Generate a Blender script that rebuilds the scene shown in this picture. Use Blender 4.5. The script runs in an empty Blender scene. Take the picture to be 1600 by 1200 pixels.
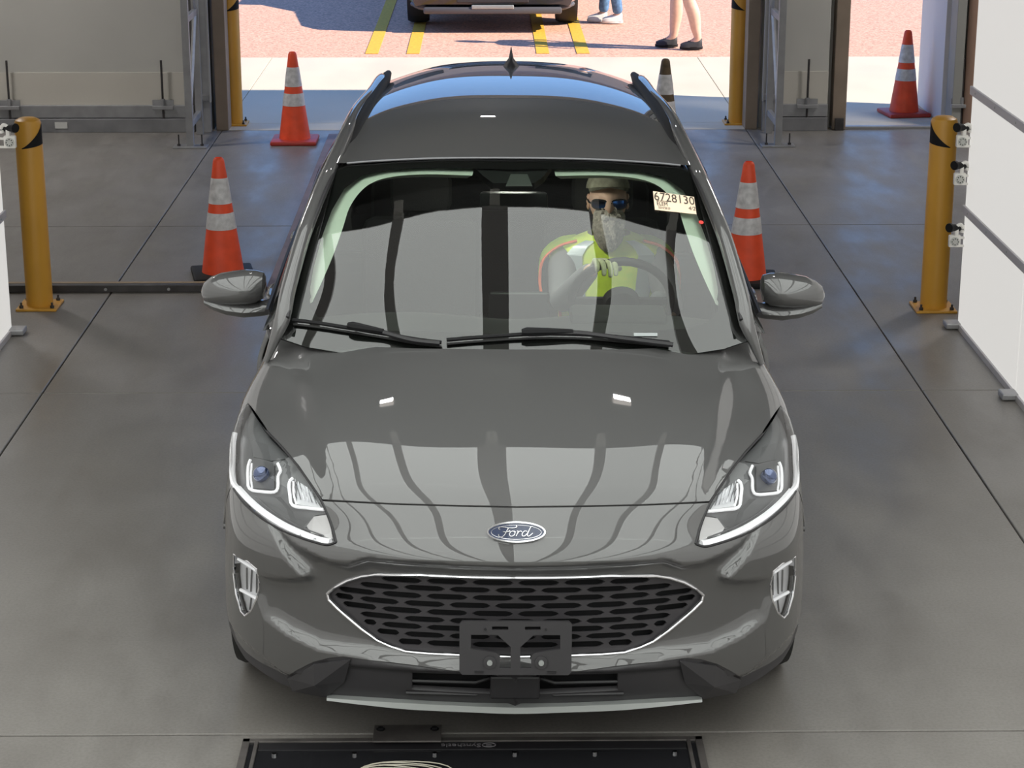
import bpy, bmesh, math, random
import numpy as np
from math import sin, cos, tan, pi, radians, sqrt, atan2
from mathutils import Vector, Matrix
from mathutils.bvhtree import BVHTree
from mathutils.geometry import delaunay_2d_cdt
random.seed(4)
S = bpy.context.scene
COL = S.collection
# ------------------------------------------------------------------ camera
FPX = 3270.0; CAMP = Vector((-.093, -5.72, 3.0)); PITCH = radians(17.0); YAW = radians(.67)
cam = bpy.data.objects.new('camera', bpy.data.cameras.new('camera')); COL.objects.link(cam)
cam.data.sensor_width = 36; cam.data.lens = 36*FPX/1600; cam.data.clip_end = 300
cam.location = CAMP; cam.rotation_euler = (pi/2-PITCH, 0, -YAW)
S.camera = cam
# ------------------------------------------------------------------ sky, sun, exposure
w = bpy.data.worlds.new('sky'); S.world = w; w.use_nodes = True
nt = w.node_tree; nt.nodes.clear()
tc_ = nt.nodes.new('ShaderNodeTexCoord'); sx_ = nt.nodes.new('ShaderNodeSeparateXYZ'); cr_ = nt.nodes.new('ShaderNodeValToRGB')
cr_.color_ramp.elements[0].position = 0.; cr_.color_ramp.elements[0].color = (.26, .50, .92, 1)
cr_.color_ramp.elements[1].position = .7; cr_.color_ramp.elements[1].color = (.10, .22, .55, 1)
bg = nt.nodes.new('ShaderNodeBackground'); bg.inputs[1].default_value = 1.6
nt.links.new(tc_.outputs['Generated'], sx_.inputs[0]); nt.links.new(sx_.outputs['Z'], cr_.inputs[0])
ow = nt.nodes.new('ShaderNodeOutputWorld')
nt.links.new(cr_.outputs[0], bg.inputs[0]); nt.links.new(bg.outputs[0], ow.inputs[0])
sl = bpy.data.lights.new('sun', 'SUN'); sl.energy = 8.3; sl.angle = .009; sl.color = (1, .9, .76)
so = bpy.data.objects.new('sun', sl); COL.objects.link(so)
so.rotation_euler = Vector((-1.3, .34, -1)).to_track_quat('-Z', 'Y').to_euler(); so.location = (8, 4, 12)
S.view_settings.view_transform = 'Standard'; S.view_settings.look = 'None'
S.view_settings.exposure = 0.0; S.view_settings.gamma = 1.0; S.view_settings.use_curve_mapping = False
CEIL_LIT = 2.05; WALL_LIT = .60; HALL = 150
# ------------------------------------------------------------------ picture measuring: rays of the photograph's own pixels
FW = Vector((sin(YAW)*cos(PITCH), cos(YAW)*cos(PITCH), -sin(PITCH)))
RT = Vector((cos(YAW), -sin(YAW), 0)); UP = RT.cross(FW)
def ray(u, v): return FW + RT*((u-800)/FPX) + UP*((600-v)/FPX)
def PY(u, v, y): d = ray(u, v); return CAMP + d*((y-CAMP.y)/d.y)
# the car stands a touch askew in its lane and leans to the driver's side
CPIV = Vector((0, 3.6, 0))
CARM = Matrix.Translation(CPIV) @ Matrix.Rotation(radians(-.30), 4, 'Z') @ Matrix.Rotation(radians(.42), 4, 'Y') @ Matrix.Translation(-CPIV)
CARI = CARM.inverted(); CAMC = CARI @ CAMP; CAR3 = CARI.to_3x3()
def rayc(u, v): return CAR3 @ ray(u, v)
def PZ(u, v, z=0.): d = ray(u, v); return CAMP + d*((z-CAMP.z)/d.z)
def PX(u, v, x): d = ray(u, v); return CAMP + d*((x-CAMP.x)/d.x)
# ------------------------------------------------------------------ materials
MATS = {}
def mat(name, col, rough=.5, metal=0., coat=0., emit=0., ecol=None, noise=0., nscale=8., bump=0., bscale=60., spec=.5, ior=1.5, coat_rough=.03, rn=0., alpha=1.):
    if name in MATS: return MATS[name]
    m = bpy.data.materials.new(name); m.use_nodes = True
    n = m.node_tree.nodes; l = m.node_tree.links; b = n['Principled BSDF']
    b.inputs['Base Color'].default_value = (*col, 1); b.inputs['Roughness'].default_value = rough
    b.inputs['Metallic'].default_value = metal; b.inputs['Coat Weight'].default_value = coat
    b.inputs['Coat Roughness'].default_value = coat_rough; b.inputs['IOR'].default_value = ior
    b.inputs['Specular IOR Level'].default_value = spec
    if emit: b.inputs['Emission Color'].default_value = (*(ecol or col), 1); b.inputs['Emission Strength'].default_value = emit
    if alpha < 1: b.inputs['Alpha'].default_value = alpha
    tc = n.new('ShaderNodeTexCoord')
    if noise or rn:
        t = n.new('ShaderNodeTexNoise'); t.inputs['Scale'].default_value = nscale; t.inputs['Detail'].default_value = 6
        l.new(tc.outputs['Object'], t.inputs['Vector'])
        if noise:
            r = n.new('ShaderNodeMapRange'); r.inputs['To Min'].default_value = 1-noise; r.inputs['To Max'].default_value = 1+noise
            r.inputs['From Min'].default_value = .3; r.inputs['From Max'].default_value = .7
            v = n.new('ShaderNodeVectorMath'); v.operation = 'SCALE'; v.inputs[0].default_value = col
            l.new(t.outputs['Fac'], r.inputs['Value']); l.new(r.outputs[0], v.inputs['Scale']); l.new(v.outputs[0], b.inputs['Base Color'])
        if rn:
            r2 = n.new('ShaderNodeMapRange'); r2.inputs['To Min'].default_value = rough-rn; r2.inputs['To Max'].default_value = rough+rn
            r2.inputs['From Min'].default_value = .3; r2.inputs['From Max'].default_value = .7
            l.new(t.outputs['Fac'], r2.inputs['Value']); l.new(r2.outputs[0], b.inputs['Roughness'])
    if bump:
        t = n.new('ShaderNodeTexNoise'); t.inputs['Scale'].default_value = bscale; t.inputs['Detail'].default_value = 4
        l.new(tc.outputs['Object'], t.inputs['Vector'])
        bp = n.new('ShaderNodeBump'); bp.inputs['Strength'].default_value = bump; bp.inputs['Distance'].default_value = .01
        l.new(t.outputs['Fac'], bp.inputs['Height']); l.new(bp.outputs[0], b.inputs['Normal'])
    MATS[name] = m; return m
def glassmat(name, tint, ior, rough=0.):
    m = bpy.data.materials.new(name); m.use_nodes = True; n = m.node_tree.nodes; l = m.node_tree.links; n.clear()
    o = n.new('ShaderNodeOutputMaterial'); t = n.new('ShaderNodeBsdfTransparent'); t.inputs[0].default_value = (*tint, 1)
    g = n.new('ShaderNodeBsdfGlossy'); g.inputs['Roughness'].default_value = rough; g.inputs[0].default_value = (1, 1, 1, 1)
    f = n.new('ShaderNodeFresnel'); f.inputs[0].default_value = ior; mx = n.new('ShaderNodeMixShader')
    l.new(f.outputs[0], mx.inputs[0]); l.new(t.outputs[0], mx.inputs[1]); l.new(g.outputs[0], mx.inputs[2]); l.new(mx.outputs[0], o.inputs[0])
    MATS[name] = m; return m
def concrete(name, c1, c2, rough, scale=1.3, stain=.5, rn=.12):
    m = bpy.data.materials.new(name); m.use_nodes = True; n = m.node_tree.nodes; l = m.node_tree.links; b = n['Principled BSDF']
    g = n.new('ShaderNodeNewGeometry')
    def nz(s, d, st=(1, 1, 1)):
        mp = n.new('ShaderNodeMapping'); mp.inputs['Scale'].default_value = st
        t = n.new('ShaderNodeTexNoise'); t.inputs['Scale'].default_value = s; t.inputs['Detail'].default_value = d; t.inputs['Roughness'].default_value = .6
        l.new(g.outputs['Position'], mp.inputs[0]); l.new(mp.outputs[0], t.inputs['Vector']); return t
    a = nz(scale, 7); c = nz(scale*3.1, 8, (1, .35, 1)); d = nz(90, 3)
    r = n.new('ShaderNodeValToRGB'); r.color_ramp.elements[0].position = .3; r.color_ramp.elements[1].position = .7
    r.color_ramp.elements[0].color = (*c1, 1); r.color_ramp.elements[1].color = (*c2, 1)
    x = n.new('ShaderNodeMath'); x.operation = 'ADD'; y = n.new('ShaderNodeMath'); y.operation = 'MULTIPLY'; y.inputs[1].default_value = .5
    l.new(a.outputs['Fac'], x.inputs[0]); l.new(c.outputs['Fac'], x.inputs[1]); l.new(x.outputs[0], y.inputs[0]); l.new(y.outputs[0], r.inputs[0])
    mx = n.new('ShaderNodeMixRGB'); mx.blend_type = 'MULTIPLY'; mx.inputs[0].default_value = stain
    r2 = n.new('ShaderNodeMapRange'); r2.inputs['From Min'].default_value = .35; r2.inputs['From Max'].default_value = .6; r2.inputs['To Min'].default_value = .72; r2.inputs['To Max'].default_value = 1
    l.new(d.outputs['Fac'], r2.inputs[0]); l.new(r.outputs[0], mx.inputs[1]); l.new(r2.outputs[0], mx.inputs[2]); l.new(mx.outputs[0], b.inputs['Base Color'])
    r3 = n.new('ShaderNodeMapRange'); r3.inputs['From Min'].default_value = .35; r3.inputs['From Max'].default_value = .65; r3.inputs['To Min'].default_value = rough-rn; r3.inputs['To Max'].default_value = rough+rn
    l.new(c.outputs['Fac'], r3.inputs[0]); l.new(r3.outputs[0], b.inputs['Roughness'])
    bp = n.new('ShaderNodeBump'); bp.inputs['Strength'].default_value = .12; bp.inputs['Distance'].default_value = .004
    l.new(a.outputs['Fac'], bp.inputs['Height']); l.new(bp.outputs[0], b.inputs['Normal'])
    MATS[name] = m; return m
PAINT = mat('grey_metallic_paint', (.066, .065, .065), .5, .12, 1., coat_rough=.012); PAINT.node_tree.nodes['Principled BSDF'].inputs['Coat IOR'].default_value = 1.75
BLACKP = mat('black_plastic', (.016, .015, .017), .45, noise=.1)
GRILLE = mat('grille_plastic', (.045, .042, .046), .4)
GREYP = mat('grey_plastic', (.042, .04, .043), .5)
VOID = mat('dark_void', (.004, .004, .005), .9)
CHROME = mat('chrome', (.82, .82, .84), .08, 1.)
SATIN = mat('satin_silver', (.42, .44, .43), .45, .5)
RUBBER = mat('rubber', (.018, .018, .018), .75, bump=.1)
STEEL = mat('galvanised_steel', (.36, .36, .37), .45, .6, noise=.12, nscale=9)
DSTEEL = mat('dark_steel', (.07, .065, .065), .5, .5, noise=.25, nscale=12)
YELLOW = mat('yellow_paint', (.62, .31, .035), .42, noise=.06, nscale=3)
BLACK = mat('matt_black', (.010, .010, .011), .6, spec=.2)
WHITEP = mat('white_plastic', (.78, .76, .72), .4)
FRIT = mat('black_frit', (.012, .011, .012), .25)
WGLASS = glassmat('windscreen_glass', (.90, 1., .90), 1.86)
LGLASS = glassmat('lamp_lens', (.95, .96, .97), 1.36)
SGLASS = glassmat('side_glass', (.18, .2, .19), 1.5)
# ------------------------------------------------------------------ object helpers
def link(name, me, m=None, parent=None):
    o = bpy.data.objects.new(name, me); COL.objects.link(o)
    if m is not None and me is not None:
        for q in (m if isinstance(m, (list, tuple)) else [m]): me.materials.append(q)
    if parent is not None: o.parent = parent
    return o
def obj(name, bm, m, parent=None, smooth=False, loc=None, label=None):
    me = bpy.data.meshes.new(name); bmesh.ops.recalc_face_normals(bm, faces=bm.faces[:]); bm.to_mesh(me); bm.free()
    if smooth:
        me.polygons.foreach_set('use_smooth', [True]*len(me.polygons)); me.set_sharp_from_angle(angle=radians(38))
    o = link(name, me, m, parent)
    if loc is not None: o.location = loc
    if label: o['label'] = label
    return o
def empty(name, loc, label=None, cat=None, group=None, rz=0.):
    o = bpy.data.objects.new(name, None); COL.objects.link(o); o.location = loc; o.rotation_euler = (0, 0, rz); o.empty_display_size = .1
    tag(o, label, cat, group); return o
def tag(o, label=None, cat=None, group=None, kind=None):
    if label: o['label'] = label
    if cat: o['category'] = cat
    if group: o['group'] = group
    if kind: o['kind'] = kind
    return o
def dup(root, loc, rz=0, label=None, group=None):
    r = root.copy(); COL.objects.link(r); r.location = loc; r.rotation_euler = (0, 0, rz)
    if label: r['label'] = label
    if group: r['group'] = group
    for ch in list(root.children):
        c = ch.copy(); COL.objects.link(c); c.parent = r
        for g in ch.children:
            d = g.copy(); COL.objects.link(d); d.parent = c
    return r
def B(): return bmesh.new()
def box(bm, c, s, bev=0., rot=None):
    r = bmesh.ops.create_cube(bm, size=1.); vs = r['verts']
    M = Matrix.Translation(c) @ (rot.to_4x4() if rot is not None else Matrix.Identity(4)) @ Matrix.Diagonal((*s, 1))
    bmesh.ops.transform(bm, matrix=M, verts=vs)
    if bev: 
        es = {e for v in vs for e in v.link_edges}
        bmesh.ops.bevel(bm, geom=list(es), offset=bev, segments=2, affect='EDGES', profile=.5)
    return bm
def cyl(bm, a, b, r, r2=None, seg=20):
    a = Vector(a); b = Vector(b); d = b-a
    q = bmesh.ops.create_cone(bm, cap_ends=True, segments=seg, radius1=r, radius2=r if r2 is None else r2, depth=d.length)
    M = Matrix.Translation((a+b)/2) @ d.to_track_quat('Z', 'Y').to_matrix().to_4x4()
    bmesh.ops.transform(bm, matrix=M, verts=q['verts']); return bm
def lathe(bm, prof, c=(0, 0, 0), seg=32):
    rings = []
    for r, z in prof:
        rings.append([bm.verts.new((c[0]+r*cos(2*pi*k/seg), c[1]+r*sin(2*pi*k/seg), c[2]+z)) for k in range(seg)])
    for a, b in zip(rings, rings[1:]):
        for k in range(seg): bm.faces.new((a[k], a[(k+1) % seg], b[(k+1) % seg], b[k]))
    bm.faces.new(rings[0][::-1]); bm.faces.new(rings[-1]); return bm
def tube(bm, pts, r, seg=8, closed=False, sx=1., up=Vector((0, 0, 1))):
    pts = [Vector(p) for p in pts]; n = len(pts); rings = []
    for i, p in enumerate(pts):
        if closed: t = pts[(i+1) % n]-pts[i-1]
        else: t = pts[min(i+1, n-1)]-pts[max(i-1, 0)]
        t.normalize(); a = t.cross(up)
        if a.length < 1e-3: a = t.cross(Vector((1, 0, 0)))
        a.normalize(); b = a.cross(t); rr = r[i] if isinstance(r, (list, tuple)) else r
        rings.append([bm.verts.new(p+a*(rr*sx*cos(2*pi*k/seg))+b*(rr*sin(2*pi*k/seg))) for k in range(seg)])
    m = n if closed else n-1
    for i in range(m):
        A = rings[i]; Q = rings[(i+1) % n]
        for k in range(seg): bm.faces.new((A[k], A[(k+1) % seg], Q[(k+1) % seg], Q[k]))
    if not closed: bm.faces.new(rings[0][::-1]); bm.faces.new(rings[-1])
    return bm
def prism(bm, pts, d):
    """closed polygon (3D points) pushed along d"""
    d = Vector(d); a = [bm.verts.new(p) for p in pts]; b = [bm.verts.new(Vector(p)+d) for p in pts]; n = len(a)
    bm.faces.new(a); bm.faces.new(b[::-1])
    for i in range(n): bm.faces.new((a[i], b[i], b[(i+1) % n], a[(i+1) % n]))
    return bm
def spl(pts, n=8, closed=False):
    """Catmull-Rom through points"""
    P = [Vector(p) for p in pts]; N = len(P); out = []
    rng = range(N) if closed else range(N-1)
    for i in rng:
        p1 = P[i]; p2 = P[(i+1) % N]
        p0 = P[i-1] if (closed or i > 0) else p1*2-p2
        p3 = P[(i+2) % N] if (closed or i+2 < N) else p2*2-p1
        for k in range(n):
            t = k/n; out.append(.5*((2*p1)+(p2-p0)*t+(2*p0-5*p1+4*p2-p3)*t*t+(3*p1-p0-3*p2+p3)*t*t*t))
    if not closed: out.append(P[-1])
    return out
def textmesh(s, size, ext=.001, shear=0., spacing=1.):
    c = bpy.data.curves.new('t', 'FONT'); c.body = s; c.size = size; c.extrude = ext; c.align_x = 'CENTER'; c.align_y = 'CENTER'; c.shear = shear
    c.space_character = spacing; c.resolution_u = 3
    o = bpy.data.objects.new('t', c); COL.objects.link(o); bpy.context.view_layer.update()
    me = bpy.data.meshes.new_from_object(o.evaluated_get(bpy.context.evaluated_depsgraph_get()))
    bpy.data.objects.remove(o); bpy.data.curves.remove(c); return me
# ------------------------------------------------------------------ smooth surfaces through a grid of points, and panels cut from them
def nat_spline(t, Yv, tq):
    """natural cubic spline; t (n), Yv (n,...) -> (m,...)"""
    n = len(t); h = np.diff(t); A = np.zeros((n, n)); R = np.zeros_like(Yv); A[0, 0] = A[-1, -1] = 1
    for i in range(1, n-1):
        A[i, i-1] = h[i-1]; A[i, i] = 2*(h[i-1]+h[i]); A[i, i+1] = h[i]
        R[i] = 6*((Yv[i+1]-Yv[i])/h[i]-(Yv[i]-Yv[i-1])/h[i-1])
    M = np.linalg.solve(A, R.reshape(n, -1)).reshape(R.shape)
    k = np.clip(np.searchsorted(t, tq)-1, 0, n-2); sh = (-1,)+(1,)*(Yv.ndim-1)
    a = (t[k+1]-tq).reshape(sh); b = (tq-t[k]).reshape(sh); H = h[k].reshape(sh)
    return (M[k]*a**3+M[k+1]*b**3)/(6*H)+(Yv[k]/H-M[k]*H/6)*a+(Yv[k+1]/H-M[k+1]*H/6)*b
def knots(G):
    d = np.linalg.norm(np.diff(G, axis=0), axis=2).mean(axis=1); d = np.maximum(d, .004); return np.concatenate([[0], np.cumsum(d**.7)])
def surf_eval(G, nu, nv, sym=True):
    G = np.array(G, float)
    if sym and np.allclose(G[:, 0, 0], 0):
        G = np.concatenate([G[:, :0:-1]*[-1, 1, 1], G], 1); r = surf_eval(G, nu, nv*2-1, False)[:, nv-1:]; r[:, 0, 0] = 0; return r
    tu = knots(G); tv = knots(G.transpose(1, 0, 2))
    q = nat_spline(tu, G, np.linspace(0, tu[-1], nu)); q = nat_spline(tv, q.transpose(1, 0, 2), np.linspace(0, tv[-1], nv)).transpose(1, 0, 2)
    return q
def gsmooth(q, s, half=True):
    """low-pass a sampled half surface, edges kept in place, mirror symmetry kept at column 0"""
    r = int(3*s); k = np.exp(-.5*(np.arange(-r, r+1)/s)**2); k /= k.sum()
    a = np.concatenate([2*q[:1]-q[r:0:-1], q, 2*q[-1:]-q[-2:-r-2:-1]], 0)
    o = sum(k[i]*a[i:i+len(q)] for i in range(2*r+1)); q = o.transpose(1, 0, 2)
    lo = q[r:0:-1]*np.array([-1, 1, 1]); a = np.concatenate([lo, q, 2*q[-1:]-q[-2:-r-2:-1]], 0)
    return sum(k[i]*a[i:i+len(q)] for i in range(2*r+1)).transpose(1, 0, 2)
def smstep(x): x = np.clip(x, 0, 1); return x*x*(3-2*x)
def sdist(px, pz, poly):
    """distance to polygon in 2D, negative inside"""
    d = np.full(px.shape, 1e9); ins = np.zeros(px.shape, bool); n = len(poly)
    for i in range(n):
        ax, az = poly[i]; bx, bz = poly[(i+1) % n]; ex, ez = bx-ax, bz-az
        t = np.clip(((px-ax)*ex+(pz-az)*ez)/(ex*ex+ez*ez+1e-12), 0, 1)
        d = np.minimum(d, np.hypot(px-ax-t*ex, pz-az-t*ez))
        c = ((az > pz) != (bz > pz)) & (px < (bx-ax)*(pz-az)/((bz-az) if bz != az else 1e-9)+ax); ins ^= c
    return np.where(ins, -d, d)
class Shell:
    """full-width (mirrored) sampled surface with normals"""
    def __init__(s, q, out, mirror=True):
        nu, nv, _ = q.shape; s.q = q
        V = [q.reshape(-1, 3)]; du = np.gradient(q, axis=0); dv = np.gradient(q, axis=1); N = np.cross(du, dv); N /= np.linalg.norm(N, axis=2, keepdims=True)+1e-12
        if (N.reshape(-1, 3) @ np.array(out)).sum() < 0: N = -N; flip = True
        else: flip = False
        Ns = [N.reshape(-1, 3)]; idx = np.arange(nu*nv).reshape(nu, nv)
        F = np.stack([idx[:-1, :-1], idx[1:, :-1], idx[1:, 1:], idx[:-1, 1:]], -1).reshape(-1, 4)
        if flip: F = F[:, ::-1]
        Fs = [F]
        if mirror:
            V.append(V[0]*[-1, 1, 1]); Ns.append(Ns[0]*[-1, 1, 1]); Fs.append(F[:, ::-1]+nu*nv)
        s.V = np.concatenate(V); s.N = np.concatenate(Ns); s.F = np.concatenate(Fs)
        s.bvh = BVHTree.FromPolygons([tuple(v) for v in s.V], [tuple(int(i) for i in f) for f in s.F])
    def hit(s, p, d):
        h, n, i, _ = s.bvh.ray_cast(Vector(p), Vector(d).normalized())
        if h is None:
            return None
        return h, s.nrm(h, i)
    def near(s, p):
        h, n, i, _ = s.bvh.find_nearest(Vector(p)); return h, s.nrm(h, i)
    def nrm(s, h, i):
        a = Vector((0, 0, 0))
        for k in s.F[i]:
            a += Vector(s.N[k])/((Vector(s.V[k])-h).length+1e-5)
        return a.normalized()
    def px(s, u, v, off=0., fallback=True):
        r = s.hit(CAMC, rayc(u, v))
        if r is None:
            if not fallback: return None
            best = None
            for k in range(220):   # nearest approach of the ray
                p = CAMC+rayc(u, v)*(5+k*.03)/cos(PITCH); h, n = s.near(p); dd = (h-p).length
                if best is None or dd < best[0]: best = (dd, h, n)
            r = best[1:]
        return r[0]+r[1]*off
def inpoly(x, y, P):
    c = False; n = len(P)
    for i in range(n):
        (ax, ay), (bx, by) = P[i], P[(i+1) % n]
        if (ay > y) != (by > y) and x < (bx-ax)*(y-ay)/(by-ay)+ax: c = not c
    return c
def resample(P, sp, closed=True):
    out = []; n = len(P)
    for i in range(n if closed else n-1):
        a = P[i]; b = P[(i+1) % n]; L = (b-a).length; k = max(1, int(round(L/sp)))
        for j in range(k): out.append(a.lerp(b, j/k))
    if not closed: out.append(P[-1])
    return out
def panel(name, sh, poly, D, m, parent, holes=(), sp=.016, off=0., rim=.012, label=None, mirror=False, round_=True):
    """surface piece of shell sh bounded by 3D polygon, looked at along D; rim folds inward"""
    D = Vector(D).normalized(); e1 = Vector((1, 0, 0)) if abs(D.x) < .8 else Vector((0, 1, 0)); e1 = (e1-D*e1.dot(D)).normalized(); e2 = D.cross(e1)
    loops = [resample([Vector(p) for p in poly], sp)]+[resample([Vector(p) for p in h], sp) for h in holes]
    L2 = [[(p.dot(e1), p.dot(e2)) for p in lp] for lp in loops]
    pts = []; edges = []
    for lp in L2:
        b = len(pts); pts += lp; edges += [(b+i, b+(i+1) % len(lp)) for i in range(len(lp))]
    xs = [p[0] for p in L2[0]]; ys = [p[1] for p in L2[0]]
    gx = np.arange(min(xs)+sp*.5, max(xs), sp); gy = np.arange(min(ys)+sp*.5, max(ys), sp)
    X, Yg = np.meshgrid(gx, gy); X[1::2] += sp*.5; X = X.ravel(); Yg = Yg.ravel()
    ok = sdist(X, Yg, L2[0]) < -sp*.45
    for h in L2[1:]: ok &= sdist(X, Yg, h) > sp*.45
    pts += [(float(a), float(b)) for a, b in zip(X[ok], Yg[ok])]
    vv, ee, ff, *_ = delaunay_2d_cdt([Vector(p) for p in pts], edges, [], 0, 1e-6)
    tris = []
    for f in ff:
        cx = sum(vv[i][0] for i in f)/len(f); cy = sum(vv[i][1] for i in f)/len(f)
        if inpoly(cx, cy, L2[0]) and not any(inpoly(cx, cy, h) for h in L2[1:]): tris.append(list(f))
    L2f = [p for lp in L2 for p in lp]; L3f = [p for lp in loops for p in lp]
    used = sorted({i for f in tris for i in f}); rm = {k: j for j, k in enumerate(used)}
    V = []; N = []
    c0 = Vector(poly[0]).dot(D)
    for k in used:
        base = e1*vv[k][0]+e2*vv[k][1]+D*(c0-3.)
        r = sh.hit(base, D)
        lz = min(zip(L2f, L3f), key=lambda t: (t[0][0]-vv[k][0])**2+(t[0][1]-vv[k][1])**2)[1] if (r is None or D.x) else None
        dz = lz.dot(D) if lz is not None else 0
        if r is None or (lz is not None and (r[0]-lz).length > .12 and (e1*vv[k][0]+e2*vv[k][1]+D*dz-lz).length < .03): r = sh.near(e1*vv[k][0]+e2*vv[k][1]+D*dz)
        V.append(r[0]+r[1]*off); N.append(r[1])
    F = [[rm[i] for i in f] for f in tris]
    # orientation
    ec = {}
    for fi, f in enumerate(F):
        a, b, c = (V[i] for i in f[:3])
        if (b-a).cross(c-a).dot(N[f[0]]) < 0: f.reverse()
        for i in range(len(f)): ec[(f[i], f[(i+1) % len(f)])] = 1
    if rim:
        bd = [e for e in ec if (e[1], e[0]) not in ec]; nx = {}
        mp = {}
        for a, b in bd:
            for k in (a, b):
                if k not in mp:
                    mp[k] = (len(V), len(V)+1); V.append(V[k].copy()); V.append(V[k]-N[k]*rim); N.append(N[k].copy()); N.append(N[k].copy())
        acc = {}
        for a, b in bd:
            t = (V[b]-V[a]); o_ = t.cross(N[a]); o_.normalize()
            for k in (a, b): acc[k] = acc.get(k, Vector((0, 0, 0)))+o_
            F.append([b, a, mp[a][1], mp[b][1]] if False else [mp[b][0], mp[a][0], mp[a][1], mp[b][1]])
        for k, o_ in acc.items():
            o_.normalize(); N[mp[k][1]] = o_; N[mp[k][0]] = (o_+N[k]*.6).normalized()
    outs = []
    for sgn in ((1, -1) if mirror else (1,)):
        me = bpy.data.meshes.new(name)
        me.from_pydata([(v.x*sgn, v.y, v.z) for v in V], [], [f if sgn > 0 else f[::-1] for f in F]); me.update()
        me.polygons.foreach_set('use_smooth', [True]*len(me.polygons))
        me.normals_split_custom_set_from_vertices([(n.x*sgn, n.y, n.z) for n in N])
        o = link(name, me, m, parent)
        if label: o['label'] = label
        outs.append(o)
    return outs if mirror else outs[0]
def grid_mesh(name, q, m, parent, mirror=True, out=(0, 0, 1)):
    sh = Shell(q, out, mirror); me = bpy.data.meshes.new(name)
    me.from_pydata([tuple(v) for v in sh.V], [], [tuple(int(i) for i in f) for f in sh.F]); me.polygons.foreach_set('use_smooth', [True]*len(me.polygons)); me.update()
    return link(name, me, m, parent)
def mirror_obj(o, parent=None):
    me = o.data.copy(); me.transform(Matrix.Diagonal((-1, 1, 1, 1))); me.flip_normals()
    r = bpy.data.objects.new(o.name.split('.')[0], me); COL.objects.link(r); r.parent = parent or o.parent
    for k in o.keys():
        if k in ('label',): r[k] = o[k]
    return r
def mir(p): return Vector((-p[0], p[1], p[2]))
# ================================================================== THE PLACE
concrete('concrete', (.160, .147, .134), (.255, .240, .222), .42, 1.1)
concrete('apron_concrete', (.62, .54, .41), (.72, .63, .49), .75, .8, .25)
CONC = MATS['concrete']; APRON = MATS['apron_concrete']
ASPH = mat('red_asphalt', (.66, .38, .27), .9, noise=.38, nscale=38, bump=.5, bscale=70)
WALLW = mat('white_wall_panel', (.50, .49, .455), .6, noise=.03, nscale=2)
WALLG = mat('grey_base_metal', (.24, .24, .25), .5, .3, noise=.15, nscale=6)
TAN = mat('brown_jamb', (.27, .21, .16), .55, noise=.12, nscale=5)
DOORW = mat('white_door', (.72, .68, .68), .6, bump=.15, bscale=90)
CEILM = mat('ceiling_metal', (.07, .07, .07), .7)
LINEY = mat('yellow_line_paint', (.75, .42, .04), .8, noise=.15, nscale=30)
LIT_C = mat('lit_canopy_diffuser', (.9, .93, .9), .5, emit=CEIL_LIT, ecol=(.965, 1., .97))
LIT_W = mat('lit_wall_diffuser', (.25, .25, .25), .6, emit=WALL_LIT, ecol=(1., .975, .93))
def struct(name, bm, m, parent=None, **k):
    o = obj(name, bm, m, parent, **k)
    if parent is None: o['kind'] = 'structure'
    return o
# floor: base plus slabs with open joints
fl = struct('floor', box(B(), (0, 1, -.16), (13.4, 21, .1)), VOID)
XS = [-6.52, -2.25, 2.01, 6.28]; YS = [-9.3, -7.02, -3.36, .305, 3.965, 7.63, 11.17]
for i in range(3):
    for j in range(6):
        x0, x1, y0, y1 = XS[i]+.004, XS[i+1]-.004, YS[j]+.004, YS[j+1]-.004
        obj('slab', box(B(), ((x0+x1)/2, (y0+y1)/2, -.055), (x1-x0, y1-y0, .11), .004), CONC, fl)
ap = struct('floor', box(B(), (0, 13.2, -.16), (30, 4.3, .1)), VOID); ap.name = 'floor.001'
for i, (x0, x1) in enumerate([(-14.8, -10.5), (-10.5, -6.52), (-6.52, -2.25), (-2.25, 2.01), (2.01, 6.28), (6.28, 10.5), (10.5, 14.8)]):
    for y0, y1 in ((11.18, 11.5), (11.5, 15.3)):
        obj('slab', box(B(), ((x0+x1)/2, (y0+y1)/2, -.055), (x1-x0-.006, y1-y0-.006, .11), .003), APRON, ap)
g = struct('ground', box(B(), (0, 45.3, -.06), (90, 60, .1)), ASPH)
for x0 in (-1.27, -.85, .47, .88):
    tag(obj('parking_line', box(B(), (x0, 19.4, -.006), (.13, 7.6, .006)), LINEY), {-1.27: 'yellow painted line left of the dark vehicle, outermost on its side', -.85: 'yellow painted line running under the left front tyre of the dark vehicle', .47: 'yellow painted line under the right side of the dark vehicle', .88: 'yellow painted line right of the dark vehicle toward the person in jeans'}[x0], 'parking line')
# building shell
UPW = mat('upper_wall_grey', (.09, .088, .085), .7)
HW = 5.3
def wallbox(name, x0, x1, y0, y1, z0, z1, m, parent=None): return struct(name, box(B(), ((x0+x1)/2, (y0+y1)/2, (z0+z1)/2), (x1-x0, y1-y0, z1-z0)), m, parent)
wb = wallbox('wall_back', -2.32, 2.12, 11.22, 11.38, 3.55, HW, UPW)
wallbox('upper_wall', 2.121, 6.4, 11.24, 11.38, 2.3, HW, UPW, wb); wallbox('upper_wall', -6.4, -2.321, 11.24, 11.38, 0, HW, UPW, wb)
wallbox('lower_wall', 2.12, 2.70, 11.24, 11.38, 0, 2.3, WALLW, wb); wallbox('lower_wall', 3.74, 6.4, 11.24, 11.38, 0, 2.3, WALLW, wb)
wallbox('wall_left', -6.62, -6.5, -9.3, 11.38, 0, HW, WALLW); wallbox('wall_right', 6.28, 6.4, -9.3, 11.38, 0, HW, WALLW)
wallbox('wall_front', -6.5, 6.28, -9.42, -9.3, 0, HW, WALLW)
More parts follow.
